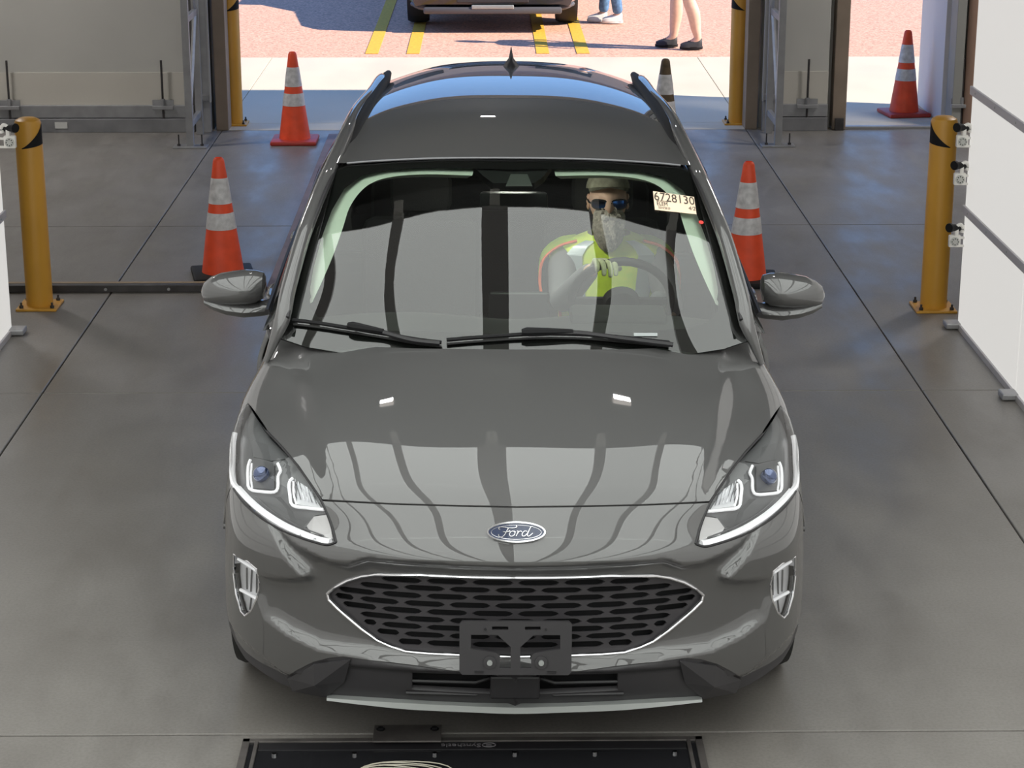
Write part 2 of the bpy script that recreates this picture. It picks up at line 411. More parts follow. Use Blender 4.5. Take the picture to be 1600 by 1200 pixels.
ce = wallbox('ceiling', -6.6, 6.4, -9.3, 11.4, HW, HW+.12, CEILM)
for k in range(6):
    obj('beam', box(B(), (0, -7.5+k*3.6, HW-.2), (12.8, .12, .38)), CEILM, ce)
# sliding door leaves standing inside the back wall, with base rails and drop rods
def leaf(name, x0, x1, rods, label=None):
    d = struct(name, box(B(), ((x0+x1)/2, 11.17, 1.9), (x1-x0, .06, 3.3), .004), WALLW)
    obj('seam_strip', box(B(), ((x0+x1)/2, 11.135, .335), (x1-x0, .012, .28)), mat('leaf_lower_panel', (.56, .53, .47), .6), d)
    obj('bottom_rail', box(B(), ((x0+x1)/2, 11.12, .165), (x1-x0, .05, .10), .004), STEEL, d)
    obj('bottom_channel', box(B(), ((x0+x1)/2, 11.11, .055), (x1-x0, .07, .11), .004), WALLG, d)
    for rx in rods:
        r = obj('drop_rod', cyl(B(), (rx, 11.09, .03), (rx, 11.09, .58), .009, seg=8), DSTEEL, d)
        b = B(); box(b, (rx, 11.09, .20), (.17, .05, .03), .004); box(b, (rx, 11.10, .235), (.17, .012, .05)); cyl(b, (rx, 11.09, .19), (rx, 11.09, .27), .018, seg=10)
        obj('rod_bracket', b, STEEL, d)
    return d
lf = leaf('door_1', -6.3, -2.46, [PY(255, 170, 11.09).x, PY(15, 170, 11.09).x])
obj('paper_label', box(B(), (PY(97, 201, 11.1).x, 11.072, .06), (.10, .004, .05)), mat('pale_label', (.6, .6, .58), .7), lf)
leaf('door_2', 2.22, 2.66, [PY(1261, 170, 11.09).x])
leaf('door_3', 3.80, 5.6, [PY(1502, 170, 11.09).x])
# open white door leaf outside the side doorway, seen edge-on
d4 = struct('door_4', box(B(), (3.66, 11.86, 1.06), (.045, .98, 2.1), .004), DOORW)
b = B(); cyl(b, (3.63, 12.2, 1.0), (3.57, 12.2, 1.0), .012, seg=8); box(b, (3.575, 12.15, 1.0), (.015, .12, .02), .003); obj('door_handle', b, CHROME, d4)
# frames: tan jambs, grey door-track posts
t = struct('trim_1', box(B(), (2.76, 11.24, 1.1), (.11, .22, 2.2), .006), TAN)
obj('base_bracket', box(B(), (2.76, 11.11, .05), (.07, .03, .10), .004), DSTEEL, t)
t = struct('trim_2', box(B(), (3.70, 11.2, 1.15), (.075, .24, 2.3), .006), mat('grey_jamb', (.3, .3, .28), .55))
tag(obj('downpipe', cyl(B(), (3.80, 11.10, .0), (3.80, 11.10, 3.4), .045, seg=16), mat('brown_pipe', (.30, .19, .14), .4), smooth=True), 'brown round downpipe running up beside the white open door on the right', 'pipe')
struct('trim_3', box(B(), (3.2, 11.19, .012), (1.0, .06, .022), .003), STEEL)
struct('trim_4', box(B(), (3.2, 11.24, 2.26), (1.08, .2, .1), .006), TAN)
for s, n in ((-1, 'trim_5'), (1, 'trim_6')):
    x = -2.245 if s < 0 else 2.05
    t = struct(n, box(B(), (x, 11.26, 1.8), (.10, .2, 3.6), .006), TAN)
    xx = x+s*.13
    obj('track_post', box(B(), (xx, 11.12, 1.75), (.10, .09, 3.5), .004), STEEL, t)
    obj('track_lip', box(B(), (xx-s*.055, 11.06, 1.85), (.012, .05, 3.2)), mat('pale_steel', (.5, .5, .5), .4, .5), t)
    obj('track_clip', box(B(), (xx, 11.065, .28), (.12, .03, .05), .003), STEEL, t)
    obj('dark_channel', box(B(), (xx+s*.075, 11.14, 1.75), (.05, .06, 3.5)), mat('dark_channel', (.09, .085, .085), .6), t)
t = struct('trim_7', box(B(), (-.1, 11.26, 3.62), (4.5, .2, .14), .006), TAN)
# galvanised track guard frames
def guard(xc, s, label):
    e = empty('track_guard', (xc, 10.7, 0), label, 'guard frame')
    for y in (-.28, .29): obj('upright', box(B(), (0, y, 1.0), (.055, .05, 2.0), .003), STEEL, e)
    for z in (.17, .98, 1.8): obj('rung', box(B(), (0, 0, z), (.035, .53, .05), .003), STEEL, e)
    b = B(); tube(b, [(0, -.26, .2), (0, .25, .95)], .016, 4); tube(b, [(0, .25, 1.0), (0, -.26, 1.78)], .016, 4); obj('diagonal', b, STEEL, e)
    obj('foot_plate', box(B(), (0, -.28, .006), (.26, .14, .012), .002), STEEL, e)
    for q in (-.09, .09):
        b = B(); cyl(b, (q, -.28, .012), (q, -.28, .10), .006, seg=6); cyl(b, (q, -.28, .012), (q, -.28, .026), .014, seg=6); obj('anchor_bolt', b, DSTEEL, e)
    return e
guard(-2.405, -1, 'galvanised steel guard frame left of the drive-through opening')
guard(2.17, 1, 'galvanised steel guard frame right of the drive-through opening')
# channel across the floor and strip along the lane
e = empty('floor_channel', (-2.3, 5.93, 0), 'dark bolted steel channel lying on the floor beside the left bollard', 'floor channel')
obj('channel', box(B(), (.03, 0, .022), (1.8, .05, .044), .004), DSTEEL, e); obj('tan_lip', box(B(), (.03, .045, .022), (1.8, .03, .046), .003), mat('tan_edge', (.32, .23, .14), .6), e)
for k in range(5): obj('bolt', cyl(B(), (-.7+k*.36, -.02, .02), (-.7+k*.36, -.032, .02), .009, seg=8), STEEL, e)
tag(obj('floor_strip', box(B(), (-1.27, 8.4, .012), (.19, 4.95, .024), .006), mat('rusty_strip', (.19, .135, .13), .6, noise=.2, nscale=5)), 'reddish brown steel strip lying along the lane left of the grey car', 'floor strip')
# ------------------------------------------------------------------ light walls and canopy
def lightwall(x, s, y1, nm, label):
    e = empty(nm, (x, y1, 0), label, 'light wall'); nz, ny = 4, 9; W_ = 1.29; H_ = .632
    obj('backing', box(B(), (s*.05, -ny*W_/2, nz*H_/2+.01), (.045, ny*W_, nz*H_), .004), mat('backing_grey', (.35, .35, .36), .5), e)
    for j in range(ny):
        for i in range(nz):
            obj('diffuser', box(B(), (s*.014, -(j+.5)*W_, i*H_+H_/2+.012), (.026, W_-.012, H_-.03), .002), LIT_W, e)
    for i in range(nz+1):
        r = obj('rail', box(B(), (-s*.004, -ny*W_/2, i*H_+.012), (.014, ny*W_+.02, .045 if i else .04), .003), mat('rail_alu', (.52, .5, .51), .5, .25), e)
        if i:
            b = B()
            for k in range(26): cyl(b, (-s*.011, -.12-k*.43, i*H_+.012), (-s*.014, -.12-k*.43, i*H_+.012), .006, seg=6)
            obj('screw_row', b, SATIN, r)
    for j in range(3):
        obj('foot_bracket', box(B(), (-s*.03, -.03-j*1.27, .02), (.09, .10, .03), .006), STEEL, e)
    return e
lightwall(2.432, 1, 5.125, 'light_wall', 'tall wall of glowing white panels with grey rails at right edge')
lightwall(-2.63, -1, 5.06, 'light_wall', 'white glowing panel wall at left edge beside a yellow bollard')
CY1, CZ, NR = 2.30, 3.22, 9
cv = empty('light_canopy', (-.077, CY1, CZ), 'overhead canopy of lit panels mirrored in the windscreen and bonnet', 'light canopy')
LIT_D = mat('dim_canopy_diffuser', (.8, .83, .8), .5, emit=CEIL_LIT*.75, ecol=(.965, 1., .97)); CR = mat('canopy_rail', (.6, .58, .58), .7)
CXE = [-3.4, -2.6, -1.84, -1.15, -.61, 0, .60, 1.13, 1.84, 2.6, 3.4]
for i in range(10):
    for j in range(NR):
        obj('diffuser', box(B(), ((CXE[i]+CXE[i+1])/2, -.62-j*1.25, 0), (CXE[i+1]-CXE[i]-.03, 1.235, .03), .003), LIT_D if i == 6 else LIT_C, cv)
for i in range(11):
    obj('rail', box(B(), (CXE[i], -NR*1.25/2, -.015), (.15 if i == 5 else .075, NR*1.25, .06), .003), CR, cv)
for j in range(NR+1): obj('cross_rail', box(B(), (0, -j*1.25, .055), (6.9, .05, .05), .003), CR, cv)
for i in (4, 5, 6, 7):
    b = B(); box(b, (CXE[i]-.0, .03, -.02), (.06, .05, .08), .005); cyl(b, (CXE[i], .05, -.05), (CXE[i], .14, -.07), .03, seg=14); obj('canopy_camera', b, WHITEP, cv)
def sidecam(p, side, label, first=[None]):
    """small black camera on a white printed bracket; side = direction to the light wall"""
    if first[0] is None or side < 0:
        e = empty('camera_unit', p, label, 'camera', None)
        b = B(); box(b, (side*.005, 0, -.015), (.062, .03, .065), .006); box(b, (side*.012, 0, .045), (.022, .028, .06), .006)
        tube(b, spl([(side*.012, 0, .06), (side*.03, 0, .072), (side*.045, 0, .058), (side*.043, 0, .03)], 4), .011, 8)
        br = obj('bracket', b, WHITEP, e, smooth=True)
        b = B()
        for zz in (-.042, .002): box(b, (side*.065, 0, zz), (.075, .02, .011), .002)
        obj('arm', b, WHITEP, e)
        b = B(); cyl(b, (side*.005, -.014, -.016), (side*.005, -.021, -.016), .024, seg=20); obj('dial', b, mat('pale_dial', (.5, .5, .47), .5), e)
        b = B()
        for k in range(8): box(b, (side*.005+.016*cos(k*pi/4), -.022, -.016+.016*sin(k*pi/4)), (.005, .002, .005))
        obj('dial_holes', b, BLACK, e)
        b = B(); cyl(b, (-side*.03, -.02, .06), (side*.035, .015, .055), .019, seg=18); cyl(b, (-side*.033, -.024, .06), (-side*.022, -.014, .06), .024, seg=18); obj('camera_body', b, BLACK, e, smooth=True)
        b = B(); tube(b, spl([(side*.02, .01, .06), (side*.07, .02, .075), (side*.10, .02, .11), (side*.115, .02, .17)], 5), .0045, 6); obj('cable', b, BLACK, e, smooth=True)
        if side > 0: first[0] = e
        return e
    return dup(first[0], p, 0, label)
YC = 5.10
sidecam(PY(1502, 216, YC), 1, 'top camera of three on the right light wall, level with the bollard cap')
sidecam(PY(1498, 275, YC), 1, 'middle camera of three on white brackets right of the bollard')
sidecam(PY(1490, 372, YC), 1, 'lowest camera of three on the right light wall')
sidecam(PY(17, 217, YC-.05), -1, 'black camera on white bracket at the left light wall')
# ------------------------------------------------------------------ bollards
def bollard(loc, label, tall=1.06, stripe=-1, plate=True, cat='bollard'):
    e = empty('bollard', loc, label, cat)
    b = B(); lathe(b, [(.073, .012), (.073, tall-.03), (.066, tall-.012), (.045, tall), (.0, tall+.002)][:4]+[(.004, tall+.003)], seg=40); obj('post', b, YELLOW, e, smooth=True)
    # black wrap-round stripe: a slanted band, slightly proud of the post
    b = B(); n = 26; lo = []; hi = []
    for k in range(n+1):
        a = -pi/2+stripe*(-.35+1.9*k/n); f = k/n
        lo.append(b.verts.new((.0748*cos(a), .0748*sin(a), tall-.16+.02*f))); hi.append(b.verts.new((.0748*cos(a), .0748*sin(a), tall-.155+.13*f*f**.3)))
    for k in range(n): b.faces.new((lo[k], lo[k+1], hi[k+1], hi[k]))
    obj('black_stripe', b, BLACK, e)
    if plate:
        obj('base_plate', box(B(), (0, 0, .007), (.225, .225, .014), .004), YELLOW, e)
        for sx in (-1, 1):
            for sy in (-1, 1):
                b = B(); cyl(b, (sx*.085, sy*.085, .014), (sx*.085, sy*.085, .028), .012, seg=6); cyl(b, (sx*.085, sy*.085, .014), (sx*.085, sy*.085, .045), .006, seg=8); obj('anchor_bolt', b, DSTEEL, e)
    return e
bollard((-2.593, 5.60, 0), 'yellow steel bollard with black stripe at the left light wall', 1.06, 1)
bollard((2.379, 5.50, 0), 'yellow steel bollard with black stripe beside the three right-hand cameras', 1.075, -1)
bollard((-2.185, 11.46, 0), 'yellow bollard outside the left edge of the drive-through opening', 1.09, 1)
bollard((1.97, 11.46, 0), 'yellow bollard outside the right edge of the drive-through opening', 1.09, -1)
# ------------------------------------------------------------------ traffic cones
ORANGE = mat('cone_orange', (.86, .085, .025), .5, noise=.1, nscale=12); REDB = mat('cone_red_base', (.48, .05, .035), .45); BROWN = mat('cone_dirty_brown', (.10, .065, .03), .6, noise=.4, nscale=20)
REFL = mat('cone_reflective_band', (.62, .61, .62), .35, noise=.22, nscale=26)
def cone(loc, label, body=ORANGE, base=BLACK, rz=0., first={}):
    key = (body.name, base.name)
    if key in first: return dup(first[key], loc, rz, label, None)
    e = empty('traffic_cone', loc, label, 'traffic cone', None, rz)
    H0 = .71; R = lambda z: .124+(.030-.124)*(z-.03)/(H0-.03)
    b = B(); lathe(b, [(R(z), z) for z in (.03, .1, .2, .3, .4, .5, .6, .69)]+[(.028, .703), (.02, .71), (.019, .69)], seg=40); obj('body', b, body, e, smooth=True)
    b = B(); box(b, (0, 0, .017), (.36, .36, .034), .012); obj('base', b, base, e, smooth=True)
    for z0, z1 in ((.295, .392), (.445, .594)):
        b = B(); seg = 40
        A_ = [b.verts.new(((R(z0)+.0025)*cos(2*pi*k/seg), (R(z0)+.0025)*sin(2*pi*k/seg), z0)) for k in range(seg)]
        C_ = [b.verts.new(((R(z1)+.0025)*cos(2*pi*k/seg), (R(z1)+.0025)*sin(2*pi*k/seg), z1)) for k in range(seg)]
        for k in range(seg): b.faces.new((A_[k], A_[(k+1) % seg], C_[(k+1) % seg], C_[k]))
        obj('reflective_band', b, REFL, e, smooth=True)
    first[key] = e; return e
cone(PZ(349, 432), 'orange traffic cone with black base beside the left door mirror', rz=.2)
cone(PZ(1164, 440), 'orange traffic cone with black base beside the right door mirror', rz=-.1)
cone(PZ(461, 222), 'orange traffic cone with red base standing left of the car roof', base=REDB)
cone(PZ(1037, 236), 'dirty brown cone standing behind the rear of the car', body=BROWN, base=BLACK)
cone(PZ(1412, 179), 'orange cone with red base outside the narrow side doorway', base=REDB, rz=.15)
# ------------------------------------------------------------------ tray on the floor in front of the car
TX0, TX1, TY1, TZ = -.868, .575, .250, .014
TRF = mat('tray_frame', (.11, .10, .095), .5, .4, noise=.25, nscale=14)
e = empty('scanner_tray', ((TX0+TX1)/2, TY1, 0), 'black framed scanner tray on the floor under the front bumper', 'scanner tray')
cx = (TX0+TX1)/2; Wd = TX1-TX0
def tb(c, s, bev=.003): return box(B(), (c[0]-cx, c[1]-TY1, c[2]), s, bev)
obj('bed', tb((cx, -.19, .004), (Wd-.04, .88, .008)), mat('tray_glass', (.016, .016, .018), .12), e)
obj('frame_bar', tb((cx, TY1-.012, TZ/2), (Wd, .024, TZ), .002), TRF, e); obj('frame_bar', tb((cx, -.65, TZ/2), (Wd, .024, TZ), .002), TRF, e)
obj('frame_bar', tb((TX0+.012, -.19, TZ/2), (.024, .88, TZ), .002), TRF, e); obj('frame_bar', tb((TX1-.012, -.19, TZ/2), (.024, .88, TZ), .002), TRF, e)
obj('inner_bar', tb((TX0+.045, -.2, .010), (.012, .86, .010), .002), TRF, e); obj('inner_bar', tb((TX1-.045, -.2, .010), (.012, .86, .010), .002), TRF, e)
obj('name_strip', tb((cx, TY1-.052, .0095), (Wd-.11, .05, .003), .001), BLACKP, e)
for k in range(6):
    b = B(); xx = -.76+k*.248; cyl(b, (xx-cx, -.105, .008), (xx-cx, -.105, .015), .008, seg=8); obj('screw', b, CHROME, e)
me = textmesh('Synthetic', .034, .0005); me.transform(Matrix.Rotation(pi, 4, 'Z')); me.transform(Matrix.Translation((PZ(720, 1174, .02).x-cx, -.050, .0118))); link('lettering', me, mat('grey_print', (.16, .15, .16), .5), e)
b = B(); tube(b, [(PZ(764, 1174, .02).x-cx+.021*cos(k*pi/8), -.050+.014*sin(k*pi/8), .0118) for k in range(16)], .0016, 4, closed=True); box(b, (PZ(764, 1174, .02).x-cx, -.046, .0118), (.018, .003, .001)); box(b, (PZ(764, 1174, .02).x-cx, -.054, .0118), (.018, .003, .001)); obj('logo', b, MATS['grey_print'], e)
# wire coil lying inside
b = B(); random.seed(8)
for k in range(5):
    c0 = PZ(610+k*6, 1196, .03); r0 = .10+.012*k; ph = random.random()
    tube(b, [(c0.x-cx+r0*1.1*cos(q*pi/14), c0.y-TY1-.07+r0*.9*sin(q*pi/14), .016+.005*sin(3*q*pi/14+ph)) for q in range(28)], .0022, 4, closed=True)
tag(obj('wire_coil', b, mat('pale_wire', (.45, .42, .34), .5), loc=(cx, TY1, .0)), 'coil of pale wire lying in the scanner tray', 'wire coil')
q = PZ(637, 1154, 0); e = empty('clamp_plate', (q.x, q.y, 0), 'small grey steel plate with two bolts at the tray edge', 'steel plate')
obj('plate', box(B(), (0, -.014, .024), (.215, .115, .007), .003), TRF, e); obj('spacer', box(B(), (0, .025, .010), (.19, .035, .020), .002), TRF, e)
for s in (-1, 1):
    b = B(); cyl(b, (s*.085, .010, .0275), (s*.085, .010, .035), .009, seg=6); cyl(b, (s*.085, .010, .0275), (s*.085, .010, .029), .014, seg=14); obj('bolt', b, BLACK, e)
# ================================================================== THE GREY CAR
CAR = empty('car', (0, 0, 0), 'dark grey compact SUV facing the camera in the middle lane', 'car')
PXS = [0, .2, .4, .55, .68, .775, .85, .895, .918, .928]; PYS = [0, .008, .035, .078, .145, .225, .33, .44, .60, .9]
def plan(x): return float(np.interp(abs(x), PXS, PYS))
XN = [0, .2, .4, .57, .69, .785, .862, .905, .922]
def nose(zc, o, ya, za, dz=(0,)*9):
    r = []
    for j, x in enumerate(XN):
        f = max(0., 1-(x/.9)**2); y = plan(x)+o*f; z = zc
        if j >= 5: z = zc+(za-zc)*[.12, .4, .75, 1][j-5]
        if j == 7: y = (y+ya)/2-.03
        if j == 8: y = ya
        r.append((x, y, z+dz[j]))
    return r
G = [nose(.185, .075, .57, .20), nose(.235, .04, .55, .25), nose(.30, .015, .53, .32), nose(.38, .0, .522, .39), nose(.49, .0, .545, .49),
     nose(.60, .0, .60, .585), nose(.69, -.008, .66, .645),
     [(0, .044, .768), (.2, .052, .768), (.4, .079, .763), (.57, .143, .750), (.69, .235, .738), (.785, .325, .742), (.862, .47, .75), (.905, .62, .735), (.922, .74, .695)],
     [(0, .112, .841), (.2, .119, .840), (.4, .143, .833), (.57, .185, .822), (.68, .275, .806), (.775, .395, .812), (.85, .54, .81), (.9, .70, .775), (.922, .82, .725)],
     [(0, .2, .888), (.2, .205, .888), (.4, .23, .884), (.56, .28, .874), (.68, .37, .866), (.77, .48, .868), (.853, .62, .875), (.910, .78, .825), (.922, .88, .737)],
     [(0, .38, .942), (.2, .385, .942), (.4, .405, .94), (.55, .44, .932), (.67, .50, .921), (.76, .60, .918), (.848, .74, .918), (.91, .88, .857), (.922, .95, .737)],
     [(0, .60, .998), (.2, .605, .998), (.4, .62, .995), (.54, .645, .988), (.66, .69, .974), (.75, .78, .962), (.842, .88, .962), (.91, 1.0, .885), (.922, 1.04, .715)],
     [(0, .80, 1.046), (.2, .805, 1.046), (.39, .82, 1.042), (.53, .85, 1.034), (.645, .90, 1.024), (.74, .96, 1.022), (.832, 1.04, 1.012), (.905, 1.13, .895), (.922, 1.13, .66)],
     [(0, .99, 1.092), (.2, 1.0, 1.091), (.38, 1.02, 1.087), (.52, 1.06, 1.077), (.635, 1.11, 1.072), (.735, 1.17, 1.077), (.828, 1.22, 1.05), (.90, 1.26, .87), (.922, 1.25, .50)],
     [(0, 1.17, 1.125), (.2, 1.18, 1.124), (.38, 1.2, 1.12), (.52, 1.24, 1.11), (.63, 1.29, 1.09), (.73, 1.34, 1.10), (.82, 1.38, 1.065), (.895, 1.38, .85), (.90, 1.36, .22)]]
G = [[(x+.018*float(smstep((x-.70)/.18))*float(smstep((1.25-y)/.35)), y, z) for x, y, z in r] for r in G]
q = gsmooth(surf_eval(G, 520, 300), 13)
# sculpting of the fascia: the wide mouth around the grille, scoops below the lamps, the lower valance
MOUTH = [(0, .690), (.44, .697), (.50, .672), (.56, .672), (.66, .70), (.755, .742), (.71, .668), (.64, .602), (.68, .588), (.74, .575), (.79, .568), (.80, .50), (.775, .43), (.70, .40), (.60, .375), (.45, .37), (.30, .352), (0, .350)]
MOUTH = MOUTH+[(-x, z) for x, z in MOUTH[::-1]]
SCOOP = [(.52, .665), (.60, .672), (.77, .742), (.72, .66), (.60, .60), (.54, .61)]
CHIN = [(0, .338), (.50, .335), (.59, .325), (.66, .262), (.71, .262), (.80, .30), (.87, .318), (.99, .332), (.99, .1), (0, .1)]
x_, y_, z_ = q[..., 0], q[..., 1], q[..., 2]
front = smstep((plan_y := np.interp(np.abs(x_), PXS, PYS)+.22-y_)/.08)*(z_ < .80)
dm = -sdist(x_, z_, MOUTH); fade = smstep((.80-x_)/.12)*.6+.4
dsp = front*.045*(1-np.exp(-(np.maximum(dm, 0)/.019)**1.3))*fade

dsp += front*.022*smstep(-sdist(x_, z_, CHIN)/.012)
for _ in range(3):
    a_ = np.pad(dsp, 1, mode='edge'); a_ = (a_[:-2]+2*a_[1:-1]+a_[2:])/4; dsp = (a_[:, :-2]+2*a_[:, 1:-1]+a_[:, 2:])/4
y_ += dsp
# bonnet: raised centre with shoulders running back from the lamps
hood = smstep((z_-.79)/.08)
xl = np.interp(y_, [.2, .5, .8, 1.15], [.52, .60, .655, .70])
z_ -= hood*.016*smstep((x_-xl)/.075)*smstep((y_-.14)/.1)
FS = Shell(q, (0, -.5, 1))
DN = Vector((0, cos(radians(20)), -sin(radians(20))))
def P_(pts): return [FS.px(u, v) for u, v in pts]
def PD(pts, step=14.):
    o = []
    for (u0, v0), (u1, v1) in zip(pts, pts[1:]):
        k = max(1, int(math.hypot(u1-u0, v1-v0)/step)); o += [(u0+(u1-u0)*j/k, v0+(v1-v0)*j/k) for j in range(k)]
    return P_(o+[pts[-1]])
def NR_(*p): return FS.near(Vector(p))[0]
def CP(u, v, y): d = rayc(u, v); return CAMC+d*((y-CAMC.y)/d.y)
def sym(half): return half+[mir(p) for p in half[::-1]]
def X0(v): # point of the centre line seen at row v
    p = FS.px(798, v); return Vector((0, p.y, p.z))
# --- bonnet
hside = [(1108, 783), (1124, 759), (1143, 731), (1164, 705), (1190, 677)]
TIP = NR_(.880, .86, .920); CROWN = [NR_(.876, .90, .925), NR_(.868, .97, .94), NR_(.853, 1.04, .99), NR_(.842, 1.10, 1.02)]
cowl = [(1150, 538), (1100, 547), (1000, 549), (900, 548)]
hl = [X0(791)]+PD([(812, 791), (900, 790), (1000, 788)]+hside)+[TIP]+CROWN[:3]+PD([(1174, 517), (1150, 518), (1128, 529), (1095, 537), (1040, 544), (960, 546.5), (880, 546.5), (812, 546.5)])+[X0(546.5)]
panel('bonnet', FS, sym(hl), (0, .55, -.84), PAINT, CAR, sp=.018, rim=.022, off=.001)
# --- headlamp outline
lamp = [(1087, 850), (1096, 818), (1110, 785), (1126, 760), (1145, 732), (1166, 706), (1192, 678), (1222, 652), (1233, 668), (1241, 690), (1247, 715), (1248, 742), (1243, 768), (1228, 790), (1203, 812), (1175, 829), (1148, 841), (1116, 851), (1100, 854)]
LP = P_(lamp[:7])+[TIP, NR_(.915, .85, .875), NR_(.932, .82, .815), NR_(.935, .74, .765), NR_(.925, .63, .758), NR_(.905, .53, .752)]+P_(lamp[12:])
fog = [(1208, 893), (1222, 881), (1243, 870), (1243, 900), (1239, 932), (1231, 959), (1225, 966), (1216, 958), (1207, 938), (1204, 914)]
FP = P_(fog)
gr = [(955, 899), (1025, 899), (1046, 902), (1068, 909), (1088, 920), (1098, 930), (1096, 939), (1083, 952), (1068, 965), (1045, 984), (1020, 1002), (1000, 1011), (976, 1019), (940, 1022), (888, 1024)]
GP = [X0(902)]+P_(gr)+[X0(1026)]
# bumper cover: under bonnet edge and lamp, back to the wheel arch, down to the black valance
LB = [LP[i] for i in (3, 2, 1, 0, -1, -2, -3, -4, -5, -6, -7, -8)]
cover = [X0(793.5)]+PD([(812, 793.5), (900, 792.5), (1000, 790.5), (1106, 786)])+LB[1:]
arch = [NR_(.924, .565, .67), Vector((.921, .60, .585)), Vector((.921, .548, .49)), Vector((.921, .525, .39)), Vector((.92, .533, .335))]
pb = P_([(1236, 1003), (1222, 1022), (1203, 1036), (1180, 1048), (1160, 1058), (1145, 1050), (1120, 1037), (1095, 1030), (1070, 1028), (1000, 1036), (888, 1050)])+[X0(1053)]
panel('bumper_cover', FS, sym(cover+arch+pb), (0, 1, -.12), PAINT, CAR, holes=[sym(GP), FP, [mir(p) for p in FP]], sp=.0105, rim=.016)
# black valance under the paint with the lower intake opening
iv = P_([(968, 1056), (966, 1086)]); 
low = [X0(1053)]+P_([(888, 1050), (1000, 1036), (1070, 1028), (1095, 1030), (1120, 1037), (1145, 1050), (1160, 1058), (1180, 1048), (1203, 1036), (1222, 1022)])+[Vector((.93, .54, .31)), Vector((.92, .50, .275)), Vector((.85, .36, .232)), Vector((.74, .24, .205)), Vector((.66, .19, .19)), Vector((.55, .13, .185)), Vector((.3, .085, .185)), Vector((0, .075, .185))]
ih = [FS.px(u, v) for u, v in [(838, 1056), (966, 1054), (966, 1080), (838, 1086)]]
panel('lower_valance', FS, sym(low), (0, 1, -.1), GREYP, CAR, holes=[ih, [mir(p) for p in ih[::-1]]], sp=.016, off=-.004, rim=.02)
# wedge shaped corner flares
for s in (1, -1):
    pts = P_([(1062, 1032), (1118, 1040), (1158, 1062), (1150, 1082), (1098, 1091), (1070, 1066)])
    b = B(); c = sum(pts, Vector())/len(pts)
    fr = [b.verts.new(Vector((p.x*s, p.y-.006, p.z))) for p in pts]; ctr = b.verts.new(Vector((c.x*s+.01*s, c.y-.03, c.z-.01))); bk = [b.verts.new(Vector((p.x*s, p.y+.03, p.z))) for p in pts]
    for k in range(6): b.faces.new((fr[k], fr[(k+1) % 6], ctr)); b.faces.new((fr[k], bk[k], bk[(k+1) % 6], fr[(k+1) % 6]))
    obj('corner_flare', b, GREYP, CAR)
# silver skid strip
sk_ = [FS.px(u, v) for u, v in [(798, 1106), (880, 1104), (960, 1101), (1030, 1096), (1096, 1090)]]
b = B(); prof = []
for s in (1,):
    row = [Vector((-p.x, p.y, p.z)) for p in sk_[:0:-1]]+[Vector((p.x if i else 0, p.y, p.z)) for i, p in enumerate(sk_)]
row = spl(row, 4); n = len(row); rr = []
for i, p in enumerate(row):
    f = 1-abs(i-(n-1)/2)/((n-1)/2); h = .008+.014*min(1, f*2.2)
    rr.append([b.verts.new(p+Vector(o)) for o in ((0, .0, h*.75), (0, -.022, h*.5), (0, -.026, -h*.35), (0, .02, -h))])
for a, c in zip(rr, rr[1:]):
    for k in range(4): b.faces.new((a[k], a[(k+1) % 4], c[(k+1) % 4], c[k]))
b.faces.new(rr[0]); b.faces.new(rr[-1][::-1]); obj('skid_strip', b, SATIN, CAR, smooth=True)
# lower intake: dark recess, slats, centre block
b = B()
for s in (1, -1):
    box(b, (s*.215, .13, .27), (.30, .01, .13))
obj('intake_backing', b, VOID, CAR)
for s in (1, -1):
    for zz in (.285, .245):
        b = B(); tube(b, [(s*.06, .085, zz+.012), (s*.12, .07, zz), (s*.33, .075, zz+.003)], .006, 6); obj('intake_slat', b, BLACKP, CAR)
obj('intake_centre_block', box(B(), (0, .05, .285), (.15, .04, .075), .006), BLACKP, CAR)
# --- front wings
fen = [LP[7]]+[p+Vector((.003, 0, 0)) for p in CROWN]+[NR_(.85, 1.20, 1.035), NR_(.858, 1.32, 1.045), NR_(.89, 1.333, .97), NR_(.91, 1.335, .87), NR_(.92, 1.335, .75), Vector((.90, 1.335, .45)), Vector((.90, 1.335, .22)), Vector((.92, 1.27, .28)), Vector((.921, 1.262, .42))]
for a in range(15, 166, 12): fen.append(Vector((.921, .90+.372*cos(radians(a))*1.0, .375+.365*sin(radians(a)))))
fen = fen[:-1]+[Vector((.921, .66, .645))]+[Vector((.921, .60, .585)), NR_(.924, .565, .67), LP[12], LP[11], LP[10], LP[9], LP[8]]
DS = Vector((-.93, .12, -.35))
panel('front_wing', FS, fen, DS, PAINT, CAR, sp=.016, rim=.02, mirror=True)
# --- grille: frame, honeycomb plate, backing
def off_pts(P, o): return [FS.near(p)[0]+FS.near(p)[1]*o for p in P]
gs = sym(GP)
b = B(); tube(b, off_pts(resample(gs, .03), .003), .0050, 8, closed=True, up=Vector((0, 1, 0))); fr_ = obj('grille_frame', b, CHROME, CAR, smooth=True)
